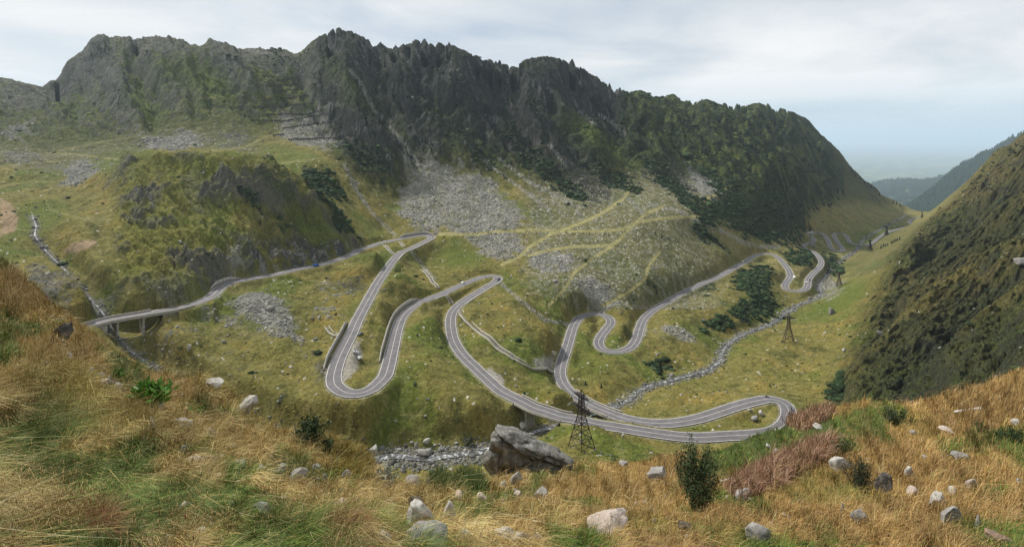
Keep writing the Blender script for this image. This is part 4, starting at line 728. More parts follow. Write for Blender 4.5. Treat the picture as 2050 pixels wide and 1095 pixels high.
W = [('pale stone retaining wall above the first bend after the viaduct', seg_i((432, 570), (488, 560), 0, iA), 1, 1.0, 3.0, -.6, .6, M_CONC, 8),
     ('grey curved retaining wall behind the topmost hairpin', seg_i((806, 477), (860, 473), 0, iA), 1, 1.0, 3.2, -.6, .6, M_CONC, 8),
     ('low grey wall under the road edge just before the topmost hairpin', seg_i((770, 485), (799, 479), 0, iA), -1, .25, .0, -4.0, .6, M_CONC, 5),
     ('long pale retaining wall left of the road going down to the lower hairpin', seg_i((714, 645), (672, 738), iA, i2), -1, 1.6, 3.2, -.6, .6, M_CONC, 10),
     ('long pale retaining wall above the road climbing from the lower hairpin', seg_i((778, 722), (852, 601), i2, i3), 1, 1.2, 3.4, -.6, .6, M_CONC, 12),
     ('short stone wall under the road edge beside the culvert before the middle hairpin', seg_i((862, 597), (887, 587), i2, i3), -1, .25, .0, -4.0, .6, M_CONC, 5),
     ('stained stone wall holding up the outer edge of the middle hairpin', seg_i((997, 558), (922, 608), i3, iH4), 1, .25, .1, -4.6, .7, M_CONC, 6),
     ('low stone wall between the two roads near the big pylon', seg_i((1215, 826), (1300, 845), iH4), 1 if True else -1, .6, .5, -2.5, .6, M_CONCD, 6)]
for lab, (a, b), sd_, off, top, bot, th, m, tp in W:
    road_wall('retaining_wall', lab, 'wall', a, b, sd_, off, top, bot, th, m, 'retaining walls along the mountain road', taper=tp)
# the tall viaduct wall at the topmost hairpin : three lengths with two dark drain openings between
va = thing('viaduct_wall', 'tall stained concrete wall with two dark openings carrying the topmost hairpin', 'viaduct', tuple(ROAD[ridx(830, 494, iA, i2)]))
inv = Matrix.Translation(-Vector(va.location))
j = [ridx(867, 478, iA - 20, iA + 30), ridx(823, 497, iA, i2), ridx(819, 499, iA, i2), ridx(812, 502, iA, i2), ridx(808.5, 503.5, iA, i2), ridx(788, 520, iA, i2)]
def into(o, root):
    o.parent = root; o.data.transform(Matrix.Translation(-Vector(root.location))); return o
for a, b in ((j[0], j[1]), (j[2], j[3]), (j[4], j[5])): into(road_wall('wall_panel', None, None, a, b, 1, .25, .15, -8.5, .9, M_CONC), va)
for a, b in ((j[1], j[2]), (j[3], j[4])): into(road_wall('opening', None, None, a, b, 1, -1.6, -1.0, -8.5, .3, M_CONCD), va)  # dark back panels stand in for the shade inside the openings
into(road_wall('coping', None, None, j[0], j[5], 1, .2, .45, .16, 1.0, M_CONCP), va)
# bridges
def bridge(name, label, i0, i1, piers, pier_h, rails, mdeck=M_CONC, deck=.9):
    root = thing(name, label, 'bridge', tuple(ROAD[(i0 + i1) // 2]))
    ii = np.arange(i0, i1 + 1); n = ROAD_N[ii]; k = len(ii); rs = []
    for o_, zz in ((1, -.02), (-1, -.02), (-1, -deck), (1, -deck)):
        q_ = ROAD[ii].copy(); q_[:, :2] += n * (o_ * (HW[ii] + .8))[:, None]; q_[:, 2] += zz; rs.append(q_)
    i = np.arange(k - 1); Fq = np.vstack([np.stack([i + a * k, i + 1 + a * k, i + 1 + b * k, i + b * k], 1) for a, b in ((0, 1), (1, 2), (2, 3), (3, 0))] + [np.array([[0, k, 2 * k, 3 * k], [k - 1, 4 * k - 1, 3 * k - 1, 2 * k - 1]])])
    into(npmesh('deck', np.vstack(rs), Fq, mdeck), root)
    for pi in piers:
        p = ROAD[pi]; t = math.atan2(ROAD_N[pi, 1], ROAD_N[pi, 0]); R = np.array(Matrix.Rotation(t, 3, 'Z')); gz = min(G(p[0], p[1]), p[2] - 3); h = p[2] - deck - gz + 1.5
        mb = MB().box((p[0], p[1], p[2] - deck - h / 2), (2 * HW[pi] - .6, 1.0, h), R); mb.box((p[0], p[1], p[2] - deck - .35), (2 * HW[pi] + .8, 1.5, .7), R); into(mb.build('pier', M_CONC, bevel=0), root)
    for sd_, a, b, top in rails:
        into(road_wall('parapet', None, None, a, b, sd_, .25, top, .0, .35, M_CONCP), root)
        for k_ in range(2): pass
    return root
a0 = ridx(352, 617, 0, 400); pL = [ridx(232, 639, 0, 400), ridx(285, 629.5, 0, 400)]
bA = bridge('road_viaduct', 'long concrete road viaduct on two slab piers over the mountain stream', 2, a0, pL, 9, [(1, 4, ridx(306, 622, 0, 400), .95), (-1, 2, a0 + 8, .75)])
def abut(root, i, ln, name='abutment', m=M_CONC, dirn=1, hh=10):
    ii = range(i, i + ln * dirn, dirn); p0 = ROAD[i]; p1 = ROAD[i + ln * dirn]
    for sd_ in (-1,):
        n0, n1 = ROAD_N[i] * sd_, ROAD_N[i + ln * dirn] * sd_; a = p0[:2] + n0 * (HW[i] + .4); b = p1[:2] + n1 * (HW[i] + .4); c = p0[:2] - n0 * (HW[i] + .4)
        mb = MB(); V = [(a[0], a[1], p0[2] - .9), (b[0], b[1], p1[2] - .9), (b[0], b[1], p1[2] - 1.6), (a[0], a[1], p0[2] - hh)]; a2 = p0[:2] - n0 * 0; 
        V2 = [(v[0] - n0[0] * 1.0, v[1] - n0[1] * 1.0, v[2]) for v in V]
        mb.add(V + V2, [(0, 1, 2, 3), (7, 6, 5, 4), (0, 4, 5, 1), (1, 5, 6, 2), (2, 6, 7, 3), (3, 7, 4, 0)])
        W_ = [(a[0], a[1], p0[2] - .9), (c[0], c[1], p0[2] - .9), (c[0], c[1], p0[2] - hh), (a[0], a[1], p0[2] - hh)]; dd = (p1[:2] - p0[:2]) / np.linalg.norm(p1[:2] - p0[:2]) * 1.0
        W2 = [(v[0] + dd[0], v[1] + dd[1], v[2]) for v in W_]; mb.add(W_ + W2, [(0, 1, 2, 3), (7, 6, 5, 4), (0, 4, 5, 1), (1, 5, 6, 2), (2, 6, 7, 3), (3, 7, 4, 0)])
        into(mb.build(name, m), root)
abut(bA, ridx(322, 624, 0, 400), 11, hh=9.5)
abut(bA, ridx(205, 644.5, 0, 400), 9, dirn=-1, hh=8)
b0, b1 = BR_B
bB = bridge('road_bridge', 'lower concrete road bridge over the white water left of the big pylon', b0, b1, [ridx(1060, 812, 0, iH4)], 8, [(1, b0 - 2, ridx(1146, 838, 0, iH4), .9), (-1, b0, b1, .45)])
c0_, c1_ = BR_C
sC = 1 if True else -1
bC = bridge('road_bridge', 'upper concrete road bridge with double railings just behind the big pylon top', c0_, c1_, [], 8, [(-1, c0_ - 4, c1_ + 3, .9), (1, c0_, c1_, .8)])
# ------------------------------------------------------------------ drainage channels
def channel(label, pts, w=1.6, hgt=.9):
    P3 = catmull(np.array([hit(u, v, 90) for u, v in pts]), 2.0); t = np.gradient(P3[:, :2], axis=0); t /= np.linalg.norm(t, axis=1)[:, None] + 1e-9; n = np.stack([-t[:, 1], t[:, 0]], 1)
    P3[:, 2] = ground(P3[:, 0], P3[:, 1]); root = thing('drainage_channel', label, 'channel', tuple(P3[len(P3) // 2]), group='concrete drainage channels'); k = len(P3); i = np.arange(k - 1)
    def sheet(o1, z1, o2, z2, o3, z3, o4, z4):
        rs = []
        for o_, zz in ((o1, z1), (o2, z2), (o3, z3), (o4, z4)): q_ = P3.copy(); q_[:, :2] += n * o_; q_[:, 2] += zz; rs.append(q_)
        return np.vstack(rs), np.vstack([np.stack([i + a * k, i + 1 + a * k, i + 1 + b * k, i + b * k], 1) for a, b in ((0, 1), (1, 2), (2, 3), (3, 0))])
    for sd_ in (-1, 1): V, Fq = sheet(sd_ * w, -1, sd_ * w, hgt, sd_ * (w + .45), hgt, sd_ * (w + .45), -1); into(npmesh('side_wall', V, Fq, M_CONCP), root)
    V, Fq = sheet(-w, -.8, -w, .08, w, .08, w, -.8); into(npmesh('channel_bed', V, Fq, M_CONCD), root)
channel('long curved drainage channel running down from the middle hairpin to the lower road', [(922, 622), (932, 638), (952, 658), (985, 684), (1020, 710), (1045, 726), (1075, 737), (1104, 743)])
channel('short steep channel dropping to the culvert above the middle road', [(845, 541), (858, 553), (868, 568), (877, 580)], 1.2)
channel('short channel between the two arms of the middle hairpin', [(893, 593), (900, 602), (906, 610)], 1.2)
channel('left of two small channels inside the topmost hairpin', [(769, 492), (780, 502), (790, 510)], 1.0)
channel('right of two small channels inside the topmost hairpin', [(801, 485), (805, 491), (810, 496)], 1.0)
channel('bent drainage channel meeting the road wall left of the parked cars', [(654, 655), (664, 667), (674, 671), (682, 671)], 1.0)
# ------------------------------------------------------------------ avalanche barriers
M_BARR = mat('weathered_timber', (0.055, 0.05, 0.042), 0.95)
BARS = [([(527, 155), (549, 155)], 'topmost short'), ([(531, 166), (560, 163), (599, 157)], 'second from top'), ([(533, 173), (598, 170)], 'third from top'), ([(546, 185), (606, 180)], 'fourth from top'), ([(566, 200), (620, 191)], 'fifth from top'),
        ([(507, 216), (564, 214), (630, 208)], 'long sixth'), ([(526, 231), (566, 230), (608, 231), (639, 225)], 'seventh'), ([(504, 243), (566, 244), (582, 241), (662, 229)], 'longest'), ([(568, 258), (661, 246)], 'third from the bottom'), ([(548, 272), (571, 271)], 'shortest low'), ([(579, 281), (615, 280), (673, 277)], 'lowest')]
for pl, w_ in BARS:
    pts = [hit(u, v, 560) for u, v in pl]; A3 = np.array(pts); root = thing('avalanche_barrier', w_ + ' dark avalanche barrier row in the steep terraced gully', 'barrier', tuple(A3[0]), group='avalanche barriers in the gully')
    fence = MB(); last = None; u_ = np.arange(pl[0][0], pl[-1][0], 4.6)
    for kk, uu in enumerate(u_):
        vv = np.interp(uu, [a[0] for a in pl], [a[1] for a in pl]) + random.uniform(-.7, .7); h_ = hit(uu, vv, 560) - A3[0]; wd = h_[1] * 0 + 0.0034 * (h_[1] + A3[0][1])
        fence.box((h_[0], h_[1], h_[2] + 1.2), (wd, .5, 2.3 + random.uniform(-.4, .5)), Matrix.Rotation(random.uniform(-.1, .3), 3, 'Z')); now = (h_[0], h_[1], h_[2] + 1.0); last and fence.bar(last, now, .12); last = now
    fence.build('fence_panels', M_BARR, root)
# ------------------------------------------------------------------ pylons
M_STEEL = mat('dark_steel', (0.035, 0.030, 0.028), 0.7, metal=0.3, noise=0.3, nscale=2); M_STEELP = mat('galvanised_steel', (0.32, 0.33, 0.33), 0.5, metal=0.4); M_INS = mat('insulator_glass', (0.28, 0.36, 0.33), 0.3); M_RUST = mat('rusty_steel', (0.075, 0.050, 0.038), 0.8)
def make_pylon(label, m, H=23.0, B=4.1, two=True, th=.13, base=True):
    root = thing('pylon', label, 'pylon', group='lattice pylons of the power line')
    def hw_(h): return np.interp(h, [0, H * .62, H], [B, 1.15, .75])
    mb = MB(); lv = [0, H * .2, H * .37, H * .5, H * .6, H * .68, H * .76, H * .84, H * .92, H]
    C = lambda h, k: Vector(((-1, 1, 1, -1)[k] * hw_(h), (-1, -1, 1, 1)[k] * hw_(h), h))
    for a, b in zip(lv[:-1], lv[1:]):
        for k in range(4):
            mb.bar(C(a, k), C(b, k), th * 1.25); k2 = (k + 1) % 4; mb.bar(C(a, k), C(b, k2), th * .75); mb.bar(C(a, k2), C(b, k), th * .75); mb.bar(C(b, k), C(b, k2), th * .7)
    for k in range(4): mb.bar(C(H, k), (0, 0, H + 2.2), th)
    mb.build('lattice_tower', m, root)
    for h, ln in (((H * .74, 6.2), (H * .95, 4.6)) if two else ((H * .93, 5.6),)):
        for s_ in (-1, 1):
            am = MB(); w_ = hw_(h); tip = Vector((s_ * ln, 0, h + .3)); 
            base_ = [Vector((s_ * w_, -w_, h)), Vector((s_ * w_, w_, h)), Vector((s_ * w_, -w_, h + 1.5)), Vector((s_ * w_, w_, h + 1.5))]
            for b_ in base_: am.bar(b_, tip, th)
            for f_ in (.25, .5, .75):
                q_ = [b_.lerp(tip, f_) for b_ in base_]; am.bar(q_[0], q_[1], th * .6); am.bar(q_[2], q_[3], th * .6); am.bar(q_[0], q_[2], th * .6); am.bar(q_[1], q_[3], th * .6); q2 = [b_.lerp(tip, f_ - .25) for b_ in base_]; am.bar(q2[0], q_[2], th * .6); am.bar(q2[1], q_[3], th * .6); am.bar(q2[0], q_[1], th * .6)
            am.build('crossarm', m, root)
            for sy in (-1, 1):
                im = MB()
                for d in range(8): im.cyl((s_ * ln, sy * (.5 + d * .24), h - .1 - d * .06), .24 if d % 2 == 0 else .1, .25, 'y', 8)
                im.build('insulator', M_INS, root)
    if base:
        for k in range(4): f = MB(); c = C(0, k); f.box((c[0], c[1], -.6), (1.0, 1.0, 1.6)); f.build('footing', M_CONC, root)
    return root
def put(root, u, v, ymin=90, rz=0, sc=1.0, dz=0, p=None):
    p = hit(u, v, ymin) if p is None else p; root.location = (p[0], p[1], p[2] + dz); root.rotation_euler = (0, 0, rz); root.scale = (sc, sc, sc); return p
PY = [((1164, 897), 'large dark lattice pylon on the meadow in front of the lower road bridge', M_STEEL, 0.95, math.radians(-52), True), ((1579, 687), 'rusty lattice pylon standing alone on the valley meadow right of the stream', M_RUST, 1.0, math.radians(-18), False),
      ((1680, 576), 'rusty pylon beside the stream bend below the far hairpins', M_RUST, 0.8, math.radians(-20), False), ((1742, 503), 'dark pylon in front of the far valley road', M_STEEL, 0.88, math.radians(-10), False),
      ((1775, 472), 'grey pylon beyond the far road, below the small stone huts', M_STEEL, 0.9, math.radians(-10), False), ((1846, 436), 'smallest pylon, at the far end of the valley road', M_STEEL, 0.62, 0, False), ((1626, 494), 'pale galvanised pylon among the far hairpins', M_STEELP, 1.15, math.radians(-15), False)]
for (u, v), lab, m, sc_, rz, two in PY:
    p = hit(u, v, 90); pl_ = make_pylon(lab, m, two=two, th=.17 * max(1, p[1] / 420), base=p[1] < 500); put(pl_, u, v, rz=rz, sc=sc_, p=p)
# ------------------------------------------------------------------ vehicles
M_TYRE = mat('tyre', (0.02, 0.02, 0.02), 0.9); M_GLASS = mat('window_glass', (0.02, 0.025, 0.03), 0.1, spec=0.6); M_RIM = mat('rim', (0.4, 0.4, 0.4), 0.3, metal=.8)
def paint(n, c): return mat(n, c, 0.35, spec=0.5, noise=.05, nscale=3)
def car(label, pm, kind='hatch', group='cars on the mountain road'):
    nm = {'hatch': 'car', 'van': 'van', 'camper': 'camper_van'}[kind]; root = thing(nm, label, nm.replace('_', ' '), group=group)
    if kind == 'hatch': L_, W_ = 4.2, .88; prof = [(-2.1, .35), (-2.1, .85), (-1.95, 1.0), (-1.2, 1.02), (1.0, .95), (1.95, .8), (2.1, .6), (2.1, .35)]; roof = [(-1.85, .98), (-1.45, 1.42), (.15, 1.45), (1.05, .93)]
    elif kind == 'van': L_, W_ = 5.0, .98; prof = [(-2.5, .4), (-2.5, 1.15), (1.6, 1.15), (2.3, .95), (2.5, .7), (2.5, .4)]; roof = [(-2.46, 1.12), (-2.38, 1.98), (.9, 2.0), (1.75, 1.12)]
    else: L_, W_ = 6.2, 1.12; prof = [(-3.1, .45), (-3.1, 1.3), (2.2, 1.3), (2.9, 1.05), (3.1, .75), (3.1, .45)]; roof = [(-3.08, 1.28), (-3.05, 2.85), (2.0, 2.85), (2.4, 2.2), (1.9, 1.28)]
    MB().prism(prof, -W_, W_).build('body', pm, root, bevel=.07); n = len(roof); k = .86
    V = [(x_, -W_ * (1 if z_ < 1.35 and kind != 'hatch' or z_ < 1.1 else k), z_) for x_, z_ in roof] + [(x_, W_ * (1 if z_ < 1.35 and kind != 'hatch' or z_ < 1.1 else k), z_) for x_, z_ in roof]
    MB().add(V, [tuple(range(n)), tuple(range(n, 2 * n))[::-1]] + [(i_, n + i_, n + (i_ + 1) % n, (i_ + 1) % n) for i_ in range(n)]).build('cabin', pm, root, bevel=.05)
    za, zb = (1.0, 1.36) if kind == 'hatch' else (1.2, 1.75); xs = (-1.45, .35) if kind == 'hatch' else (-.2, 1.1)
    for s_ in (-1, 1):
        kk = .965 if kind == 'hatch' else .985; MB().add([(xs[0] - .2, s_ * W_ * kk * 1.01, za + .03), (xs[1] + .35, s_ * W_ * kk * 1.01, za + .03), (xs[1], s_ * W_ * (k + .035), zb), (xs[0], s_ * W_ * (k + .035), zb), (xs[0] - .2, s_ * W_ * .8, za + .03), (xs[1] + .35, s_ * W_ * .8, za + .03), (xs[1], s_ * W_ * .7, zb), (xs[0], s_ * W_ * .7, zb)], [(0, 1, 2, 3), (7, 6, 5, 4), (0, 4, 5, 1), (1, 5, 6, 2), (2, 6, 7, 3), (3, 7, 4, 0)]).build('side_window', M_GLASS, root)
    fx, fz, tx, tz = (roof[-1][0], roof[-1][1], roof[-2][0], roof[-2][1])
    if kind == 'camper': fx, fz, tx, tz = 2.15, 1.5, 2.4, 2.15
    d = .035; MB().add([(fx + d, -W_ * .78, fz + .05), (fx + d, W_ * .78, fz + .05), (tx + d, W_ * .72, tz - .06), (tx + d, -W_ * .72, tz - .06), (fx - .2, -W_ * .78, fz + .05), (fx - .2, W_ * .78, fz + .05), (tx - .2, W_ * .72, tz - .06), (tx - .2, -W_ * .72, tz - .06)], [(0, 1, 2, 3), (7, 6, 5, 4), (0, 4, 5, 1), (1, 5, 6, 2), (2, 6, 7, 3), (3, 7, 4, 0)]).build('windscreen', M_GLASS, root)
    for sx in (-1, 1):
        for s_ in (-1, 1):
            w = MB().cyl((sx * L_ * .31, s_ * (W_ - .06), .33), .33, .22, 'y', 16).build('wheel', M_TYRE, root); MB().cyl((sx * L_ * .31, s_ * (W_ + .06), .33), .19, .03, 'y', 12).build('rim', M_RIM, w)
        MB().box((sx * (L_ / 2 + .0), .0, .62), (.06, W_ * 1.7, .14)).build('bumper', M_TYRE, root)
    return root
def on_road(root, u, v, lane, lo=0, hi=None, rev=False):
    i = ridx(u, v, lo, hi); p = ROAD[i].copy(); p[:2] += ROAD_N[i] * lane; t = ROAD[min(i + 2, len(ROAD) - 1)] - ROAD[max(i - 2, 0)]; a = math.atan2(t[1], t[0]) + (math.pi if rev else 0); pit = math.atan2(t[2], math.hypot(t[0], t[1]))
    root.location = (p[0], p[1], p[2] + .02); root.rotation_euler = (0, -pit if not rev else pit, a); return root
def on_ground(root, u, v, rz):
    p = hit(u, v, 90); e = 1.2; gx = (G(p[0] + e, p[1]) - G(p[0] - e, p[1])) / (2 * e); gy_ = (G(p[0], p[1] + e) - G(p[0], p[1] - e)) / (2 * e)
    n = Vector((-gx, -gy_, 1)).normalized(); f = Vector((math.cos(rz), math.sin(rz), 0)); f = (f - n * f.dot(n)).normalized(); l = n.cross(f); root.rotation_euler = Matrix((f, l, n)).transposed().to_euler(); root.location = (p[0], p[1], p[2] + .05); return root
P_BLUE = paint('blue_paint', (0.02, 0.10, 0.35)); P_SILV = paint('silver_paint', (0.42, 0.44, 0.46)); P_WHITE = paint('white_paint', (0.75, 0.75, 0.74)); P_BLACK = paint('black_paint', (0.02, 0.022, 0.03)); P_GREY = paint('grey_paint', (0.10, 0.11, 0.12))
on_road(car('blue van driving along the upper road under the dark crags', P_BLUE, 'van'), 630, 532, -1.7, 0, iA)
on_ground(car('silver car parked on the gravel lay-by, nearer the road edge', P_SILV, group='cars parked in the gravel lay-by'), 711.5, 708, math.radians(200)); on_ground(car('white car parked lowest on the gravel lay-by', P_WHITE, group='cars parked in the gravel lay-by'), 718.5, 717, math.radians(60)); on_ground(car('dark car parked at the top of the gravel lay-by', P_GREY, group='cars parked in the gravel lay-by'), 721.5, 670, math.radians(70))
on_road(car('white car on the middle road before the middle hairpin', P_WHITE), 930, 567, 1.7, i2, i3); on_road(car('dark car rounding the tip of the middle hairpin', P_BLACK), 996, 561, 1.2, i3 - 8, i3 + 30)
on_road(car('white car on the long straight before the far bends', P_WHITE), 1491, 525, 1.8, iH4); on_ground(car('tall white camper van parked beside the far bend', P_WHITE, 'camper', group='vehicles beside the far bends'), 1590, 557, math.radians(70))
on_road(car('white car behind a dark one on the far right-hand bend', P_WHITE), 1615, 566, 1.8, ridx(1594, 583)); on_road(car('dark car ahead of a white one on the far right-hand bend', P_BLACK), 1616.5, 560, -1.8, ridx(1594, 583)); on_road(car('dark car at the left end of the farthest hairpins', P_BLACK), 1614, 469, 1.8, ridx(1594, 583))
# riders
M_SKIN = mat('skin', (0.45, 0.28, 0.2), .6); M_LEATH = mat('dark_riding_suit', (0.02, 0.02, 0.025), .6); M_HELM = mat('helmet', (0.05, 0.05, 0.06), .3, spec=.6); M_BIKE = mat('motorcycle_paint', (0.03, 0.03, 0.035), .35)
def rider_mesh():
    me = bpy.data.meshes.new('person'); J = {'pel': (-.25, 0, .86, .15), 'bel': (-.2, 0, 1.02, .15), 'che': (-.05, 0, 1.25, .17), 'nek': (.06, 0, 1.42, .065), 'hd1': (.10, 0, 1.53, .10), 'hd2': (.12, 0, 1.66, .09),
        'hl': (-.2, .13, .84, .11), 'kl': (.22, .24, .72, .075), 'al': (-.02, .2, .36, .05), 'fl': (.14, .2, .32, .045), 'sl': (-.02, .2, 1.33, .07), 'el': (.15, .36, 1.08, .05), 'wl': (.42, .3, 1.03, .038), 'gl': (.5, .28, 1.02, .035)}
    for k in ('hl', 'kl', 'al', 'fl', 'sl', 'el', 'wl', 'gl'): a = J[k]; J[k[0] + 'r'] = (a[0], -a[1], a[2], a[3])
    ks = list(J); E = [('pel', 'bel'), ('bel', 'che'), ('che', 'nek'), ('nek', 'hd1'), ('hd1', 'hd2')] + [p for s_ in 'lr' for p in (('pel', 'h' + s_), ('h' + s_, 'k' + s_), ('k' + s_, 'a' + s_), ('a' + s_, 'f' + s_), ('che', 's' + s_), ('s' + s_, 'e' + s_), ('e' + s_, 'w' + s_), ('w' + s_, 'g' + s_))]
    me.from_pydata([J[k][:3] for k in ks], [(ks.index(a), ks.index(b)) for a, b in E], []); o = bpy.data.objects.new('person', me); COL.objects.link(o)
    sk = o.modifiers.new('s', 'SKIN'); sv = me.skin_vertices[0].data
    for i_, k in enumerate(ks): sv[i_].radius = (J[k][3], J[k][3]); 
    sv[0].use_root = True; o.modifiers.new('u', 'SUBSURF').levels = 1; me.materials.append(M_LEATH)
    dg = bpy.context.evaluated_depsgraph_get(); m2 = bpy.data.meshes.new_from_object(o.evaluated_get(dg)); bpy.data.objects.remove(o); m2.materials.clear(); m2.materials.append(M_LEATH); return m2
RM = rider_mesh()
def moto(label, plabel, u, v, lane, lo=0, hi=None, rev=False):
    root = thing('motorcycle', label, 'motorcycle', group='motorcycles on the road')
    for x_ in (-.72, .72):
        w = MB().cyl((x_, 0, .32), .32, .14, 'y', 18).build('wheel', M_TYRE, root); MB().cyl((x_, 0, .32), .18, .16, 'y', 12).build('rim', M_RIM, w)
    MB().prism([(-.35, .35), (-.45, .6), (-.2, .72), (.1, .95), (.4, .98), (.5, .7), (.35, .35)], -.16, .16).build('body', M_BIKE, root, bevel=.04); MB().prism([(-.95, .82), (-.5, .72), (-.1, .74), (-.1, .66), (-.6, .62)], -.13, .13).build('seat', M_TYRE, root)
    MB().bar((.72, 0, .32), (.45, 0, 1.0), .05).bar((.45, -.36, 1.02), (.45, .36, 1.02), .02).build('fork', M_RIM, root); MB().box((.55, 0, .92), (.12, .2, .18)).build('headlight', M_INS, root)
    on_road(root, u, v, lane, lo, hi, rev)
    p = bpy.data.objects.new('person', RM); COL.objects.link(p); p.location = root.location; p.rotation_euler = root.rotation_euler; tag(p, plabel, 'person', 'riders on motorcycles'); V, Fs = ICO3; hm = npmesh('helmet', V * np.array([.15, .135, .15]) + np.array([.12, 0, 1.62]), Fs, M_HELM, parent=p, smooth=True)
moto('dark motorcycle at the top of the nearest hairpin curve', 'rider in dark suit leaning forward at the top of the nearest hairpin', 1536, 800, -1.8, iH4 - 30, iH4 + 60); moto('dark motorcycle in the outer lane at the right end of the nearest hairpin', 'rider in dark suit at the right end of the nearest hairpin', 1571, 821, -1.6, iH4 - 60, iH4 + 20); moto('dark motorcycle on top of the tight bend in mid valley', 'rider in dark clothes on the tight mid-valley bend', 1203, 629, 1.6, iH4)
# ------------------------------------------------------------------ trees
M_BARK = mat('bark', (0.07, 0.05, 0.035), .95); M_NEED = mat('spruce_needles', (0.016, 0.030, 0.014), .9, noise=.5, nscale=3)
def make_spruce(seed=1):
    r = random.Random(seed); root = thing('spruce_tree', 'x', 'tree'); MB().cyl((0, 0, 2.2), .16, 4.6, n=7, r2=.04).build('trunk', M_BARK, root); mb = MB(); nT = 13
    for t in range(nT):
        f = t / (nT - 1); z = .6 + f * 5.0; R = 1.45 * (1 - f) ** .8 + .12; nb = max(6, int(13 * (1 - f * .5)))
        for b_ in range(nb):
            a = 2 * math.pi * (b_ + r.random()) / nb; rr = R * r.uniform(.7, 1.15); w = .28 * R + .06; c, s_ = math.cos(a), math.sin(a)
            mb.add([(0, 0, z + .45), (c * rr * .6 - s_ * w, s_ * rr * .6 + c * w, z + .05), (c * rr, s_ * rr, z - .28 * R + r.uniform(-.08, .08)), (c * rr * .6 + s_ * w, s_ * rr * .6 - c * w, z + .05), (c * rr * .5, s_ * rr * .5, z - .22)], [(0, 1, 2), (0, 2, 3), (1, 4, 2), (2, 4, 3)])
    mb.build('crown', M_NEED, root); return root
SPR = make_spruce(); first = True; LN = LK = 0; ORD = ['first', 'second', 'third', 'fourth', 'fifth', 'sixth', 'seventh', 'eighth', 'ninth', 'tenth', 'eleventh', 'twelfth']
SPOTS = [((1321, 742), 1.5, 'lone spruce with a shrub beside it near the mid-valley stream'), ((1172, 770), .55, 'left of two tiny spruces above the upper bridge'), ((1204, 776), .6, 'right of two tiny spruces above the upper bridge'),
 ((1325, 476), .9, 'small dark spruce in the stony field below the trail crossing'), ((1312, 470), .8, 'thin dark spruce left of another in the stony field')]
for k, (u_, v_) in enumerate([(1769, 494), (1773, 493), (1777, 492), (1785, 488), (1788, 486), (1791, 484), (1794, 483), (1797, 482), (1801, 480), (1764, 497)]): SPOTS.append(((u_, v_), 1.0 + .3 * random.random(), None))
for k, (u_, v_) in enumerate([(1706, 345), (1712, 352), (1722, 360), (1731, 368), (1738, 371), (1744, 376), (1750, 379), (1756, 383), (1761, 392), (1795, 410), (1802, 414), (1788, 408)]): SPOTS.append(((u_, v_), 2.0 + .6 * random.random(), False))
for (u_, v_), sc_, lab in SPOTS:
    t_ = SPR if first else copy_tree(SPR); first = False; p = hit(u_, v_, 90); put(t_, u_, v_, rz=random.uniform(0, 6), sc=sc_, p=p, dz=-.3)
    if lab: t_['label'] = lab; t_['group'] = 'small spruces in the valley'
    elif lab is None: LN += 1; t_['label'] = ['leftmost pair spruce, nearer the pylon, in the hillside line', 'right spruce of the leftmost pair in the hillside line', 'third spruce from the left in the hillside line', 'first spruce after the gap in the hillside line', 'fifth spruce from the left in the hillside line', 'sixth spruce from the left in the hillside line', 'fourth spruce from the right end of the hillside line', 'third spruce from the right end of the hillside line', 'spruce at the right upper end of the hillside line', 'lone spruce just left of the hillside line'][LN - 1]; t_['group'] = 'line of spruces on the right hillside'
    else: LK += 1; t_['label'] = ORD[LK - 1] + ' spruce, counting downhill, on the skyline of the far ridge end'; t_['group'] = 'spruces along the far ridge skyline'
#@@FG
# ------------------------------------------------------------------ foreground: boulders, bushes, grass
def rockmat(name, c, c2, sc=3.0):
    m = mat(name, c, .95, noise=.45, nscale=sc, bump=.05, bscale=6, spec=.15); nt = m.node_tree; b = nt.nodes['Principled BSDF']; L = nt.links.new; old = b.inputs['Base Color'].links[0].from_socket
    tc = nt.nodes.new('ShaderNodeTexCoord'); n = nt.nodes.new('ShaderNodeTexNoise'); n.inputs['Scale'].default_value = sc * 1.8; n.inputs['Detail'].default_value = 5; n.inputs['Roughness'].default_value = .7; L(tc.outputs['Object'], n.inputs['Vector'])
    r = nt.nodes.new('ShaderNodeValToRGB'); r.color_ramp.elements[0].position = .52; r.color_ramp.elements[1].position = .60; L(n.outputs[0], r.inputs[0]); mx = nt.nodes.new('ShaderNodeMix'); mx.data_type = 'RGBA'; L(r.outputs[0], mx.inputs[0]); L(old, mx.inputs[6]); mx.inputs[7].default_value = (*c2, 1); L(mx.outputs[2], b.inputs['Base Color']); return m
MR = {'g': rockmat('grey_rock', (.25, .24, .225), (.17, .165, .155)), 'w': rockmat('pale_rock', (.38, .365, .335), (.26, .25, .225)), 'd': rockmat('dark_rock', (.075, .07, .065), (.15, .14, .12)), 'p': rockmat('pinkish_rock', (.40, .335, .29), (.24, .21, .19)), 'r': rockmat('reddish_rock', (.27, .18, .14), (.18, .15, .13)), 'b': rockmat('outcrop_rock', (.135, .132, .120), (.235, .23, .21), 1.1)}
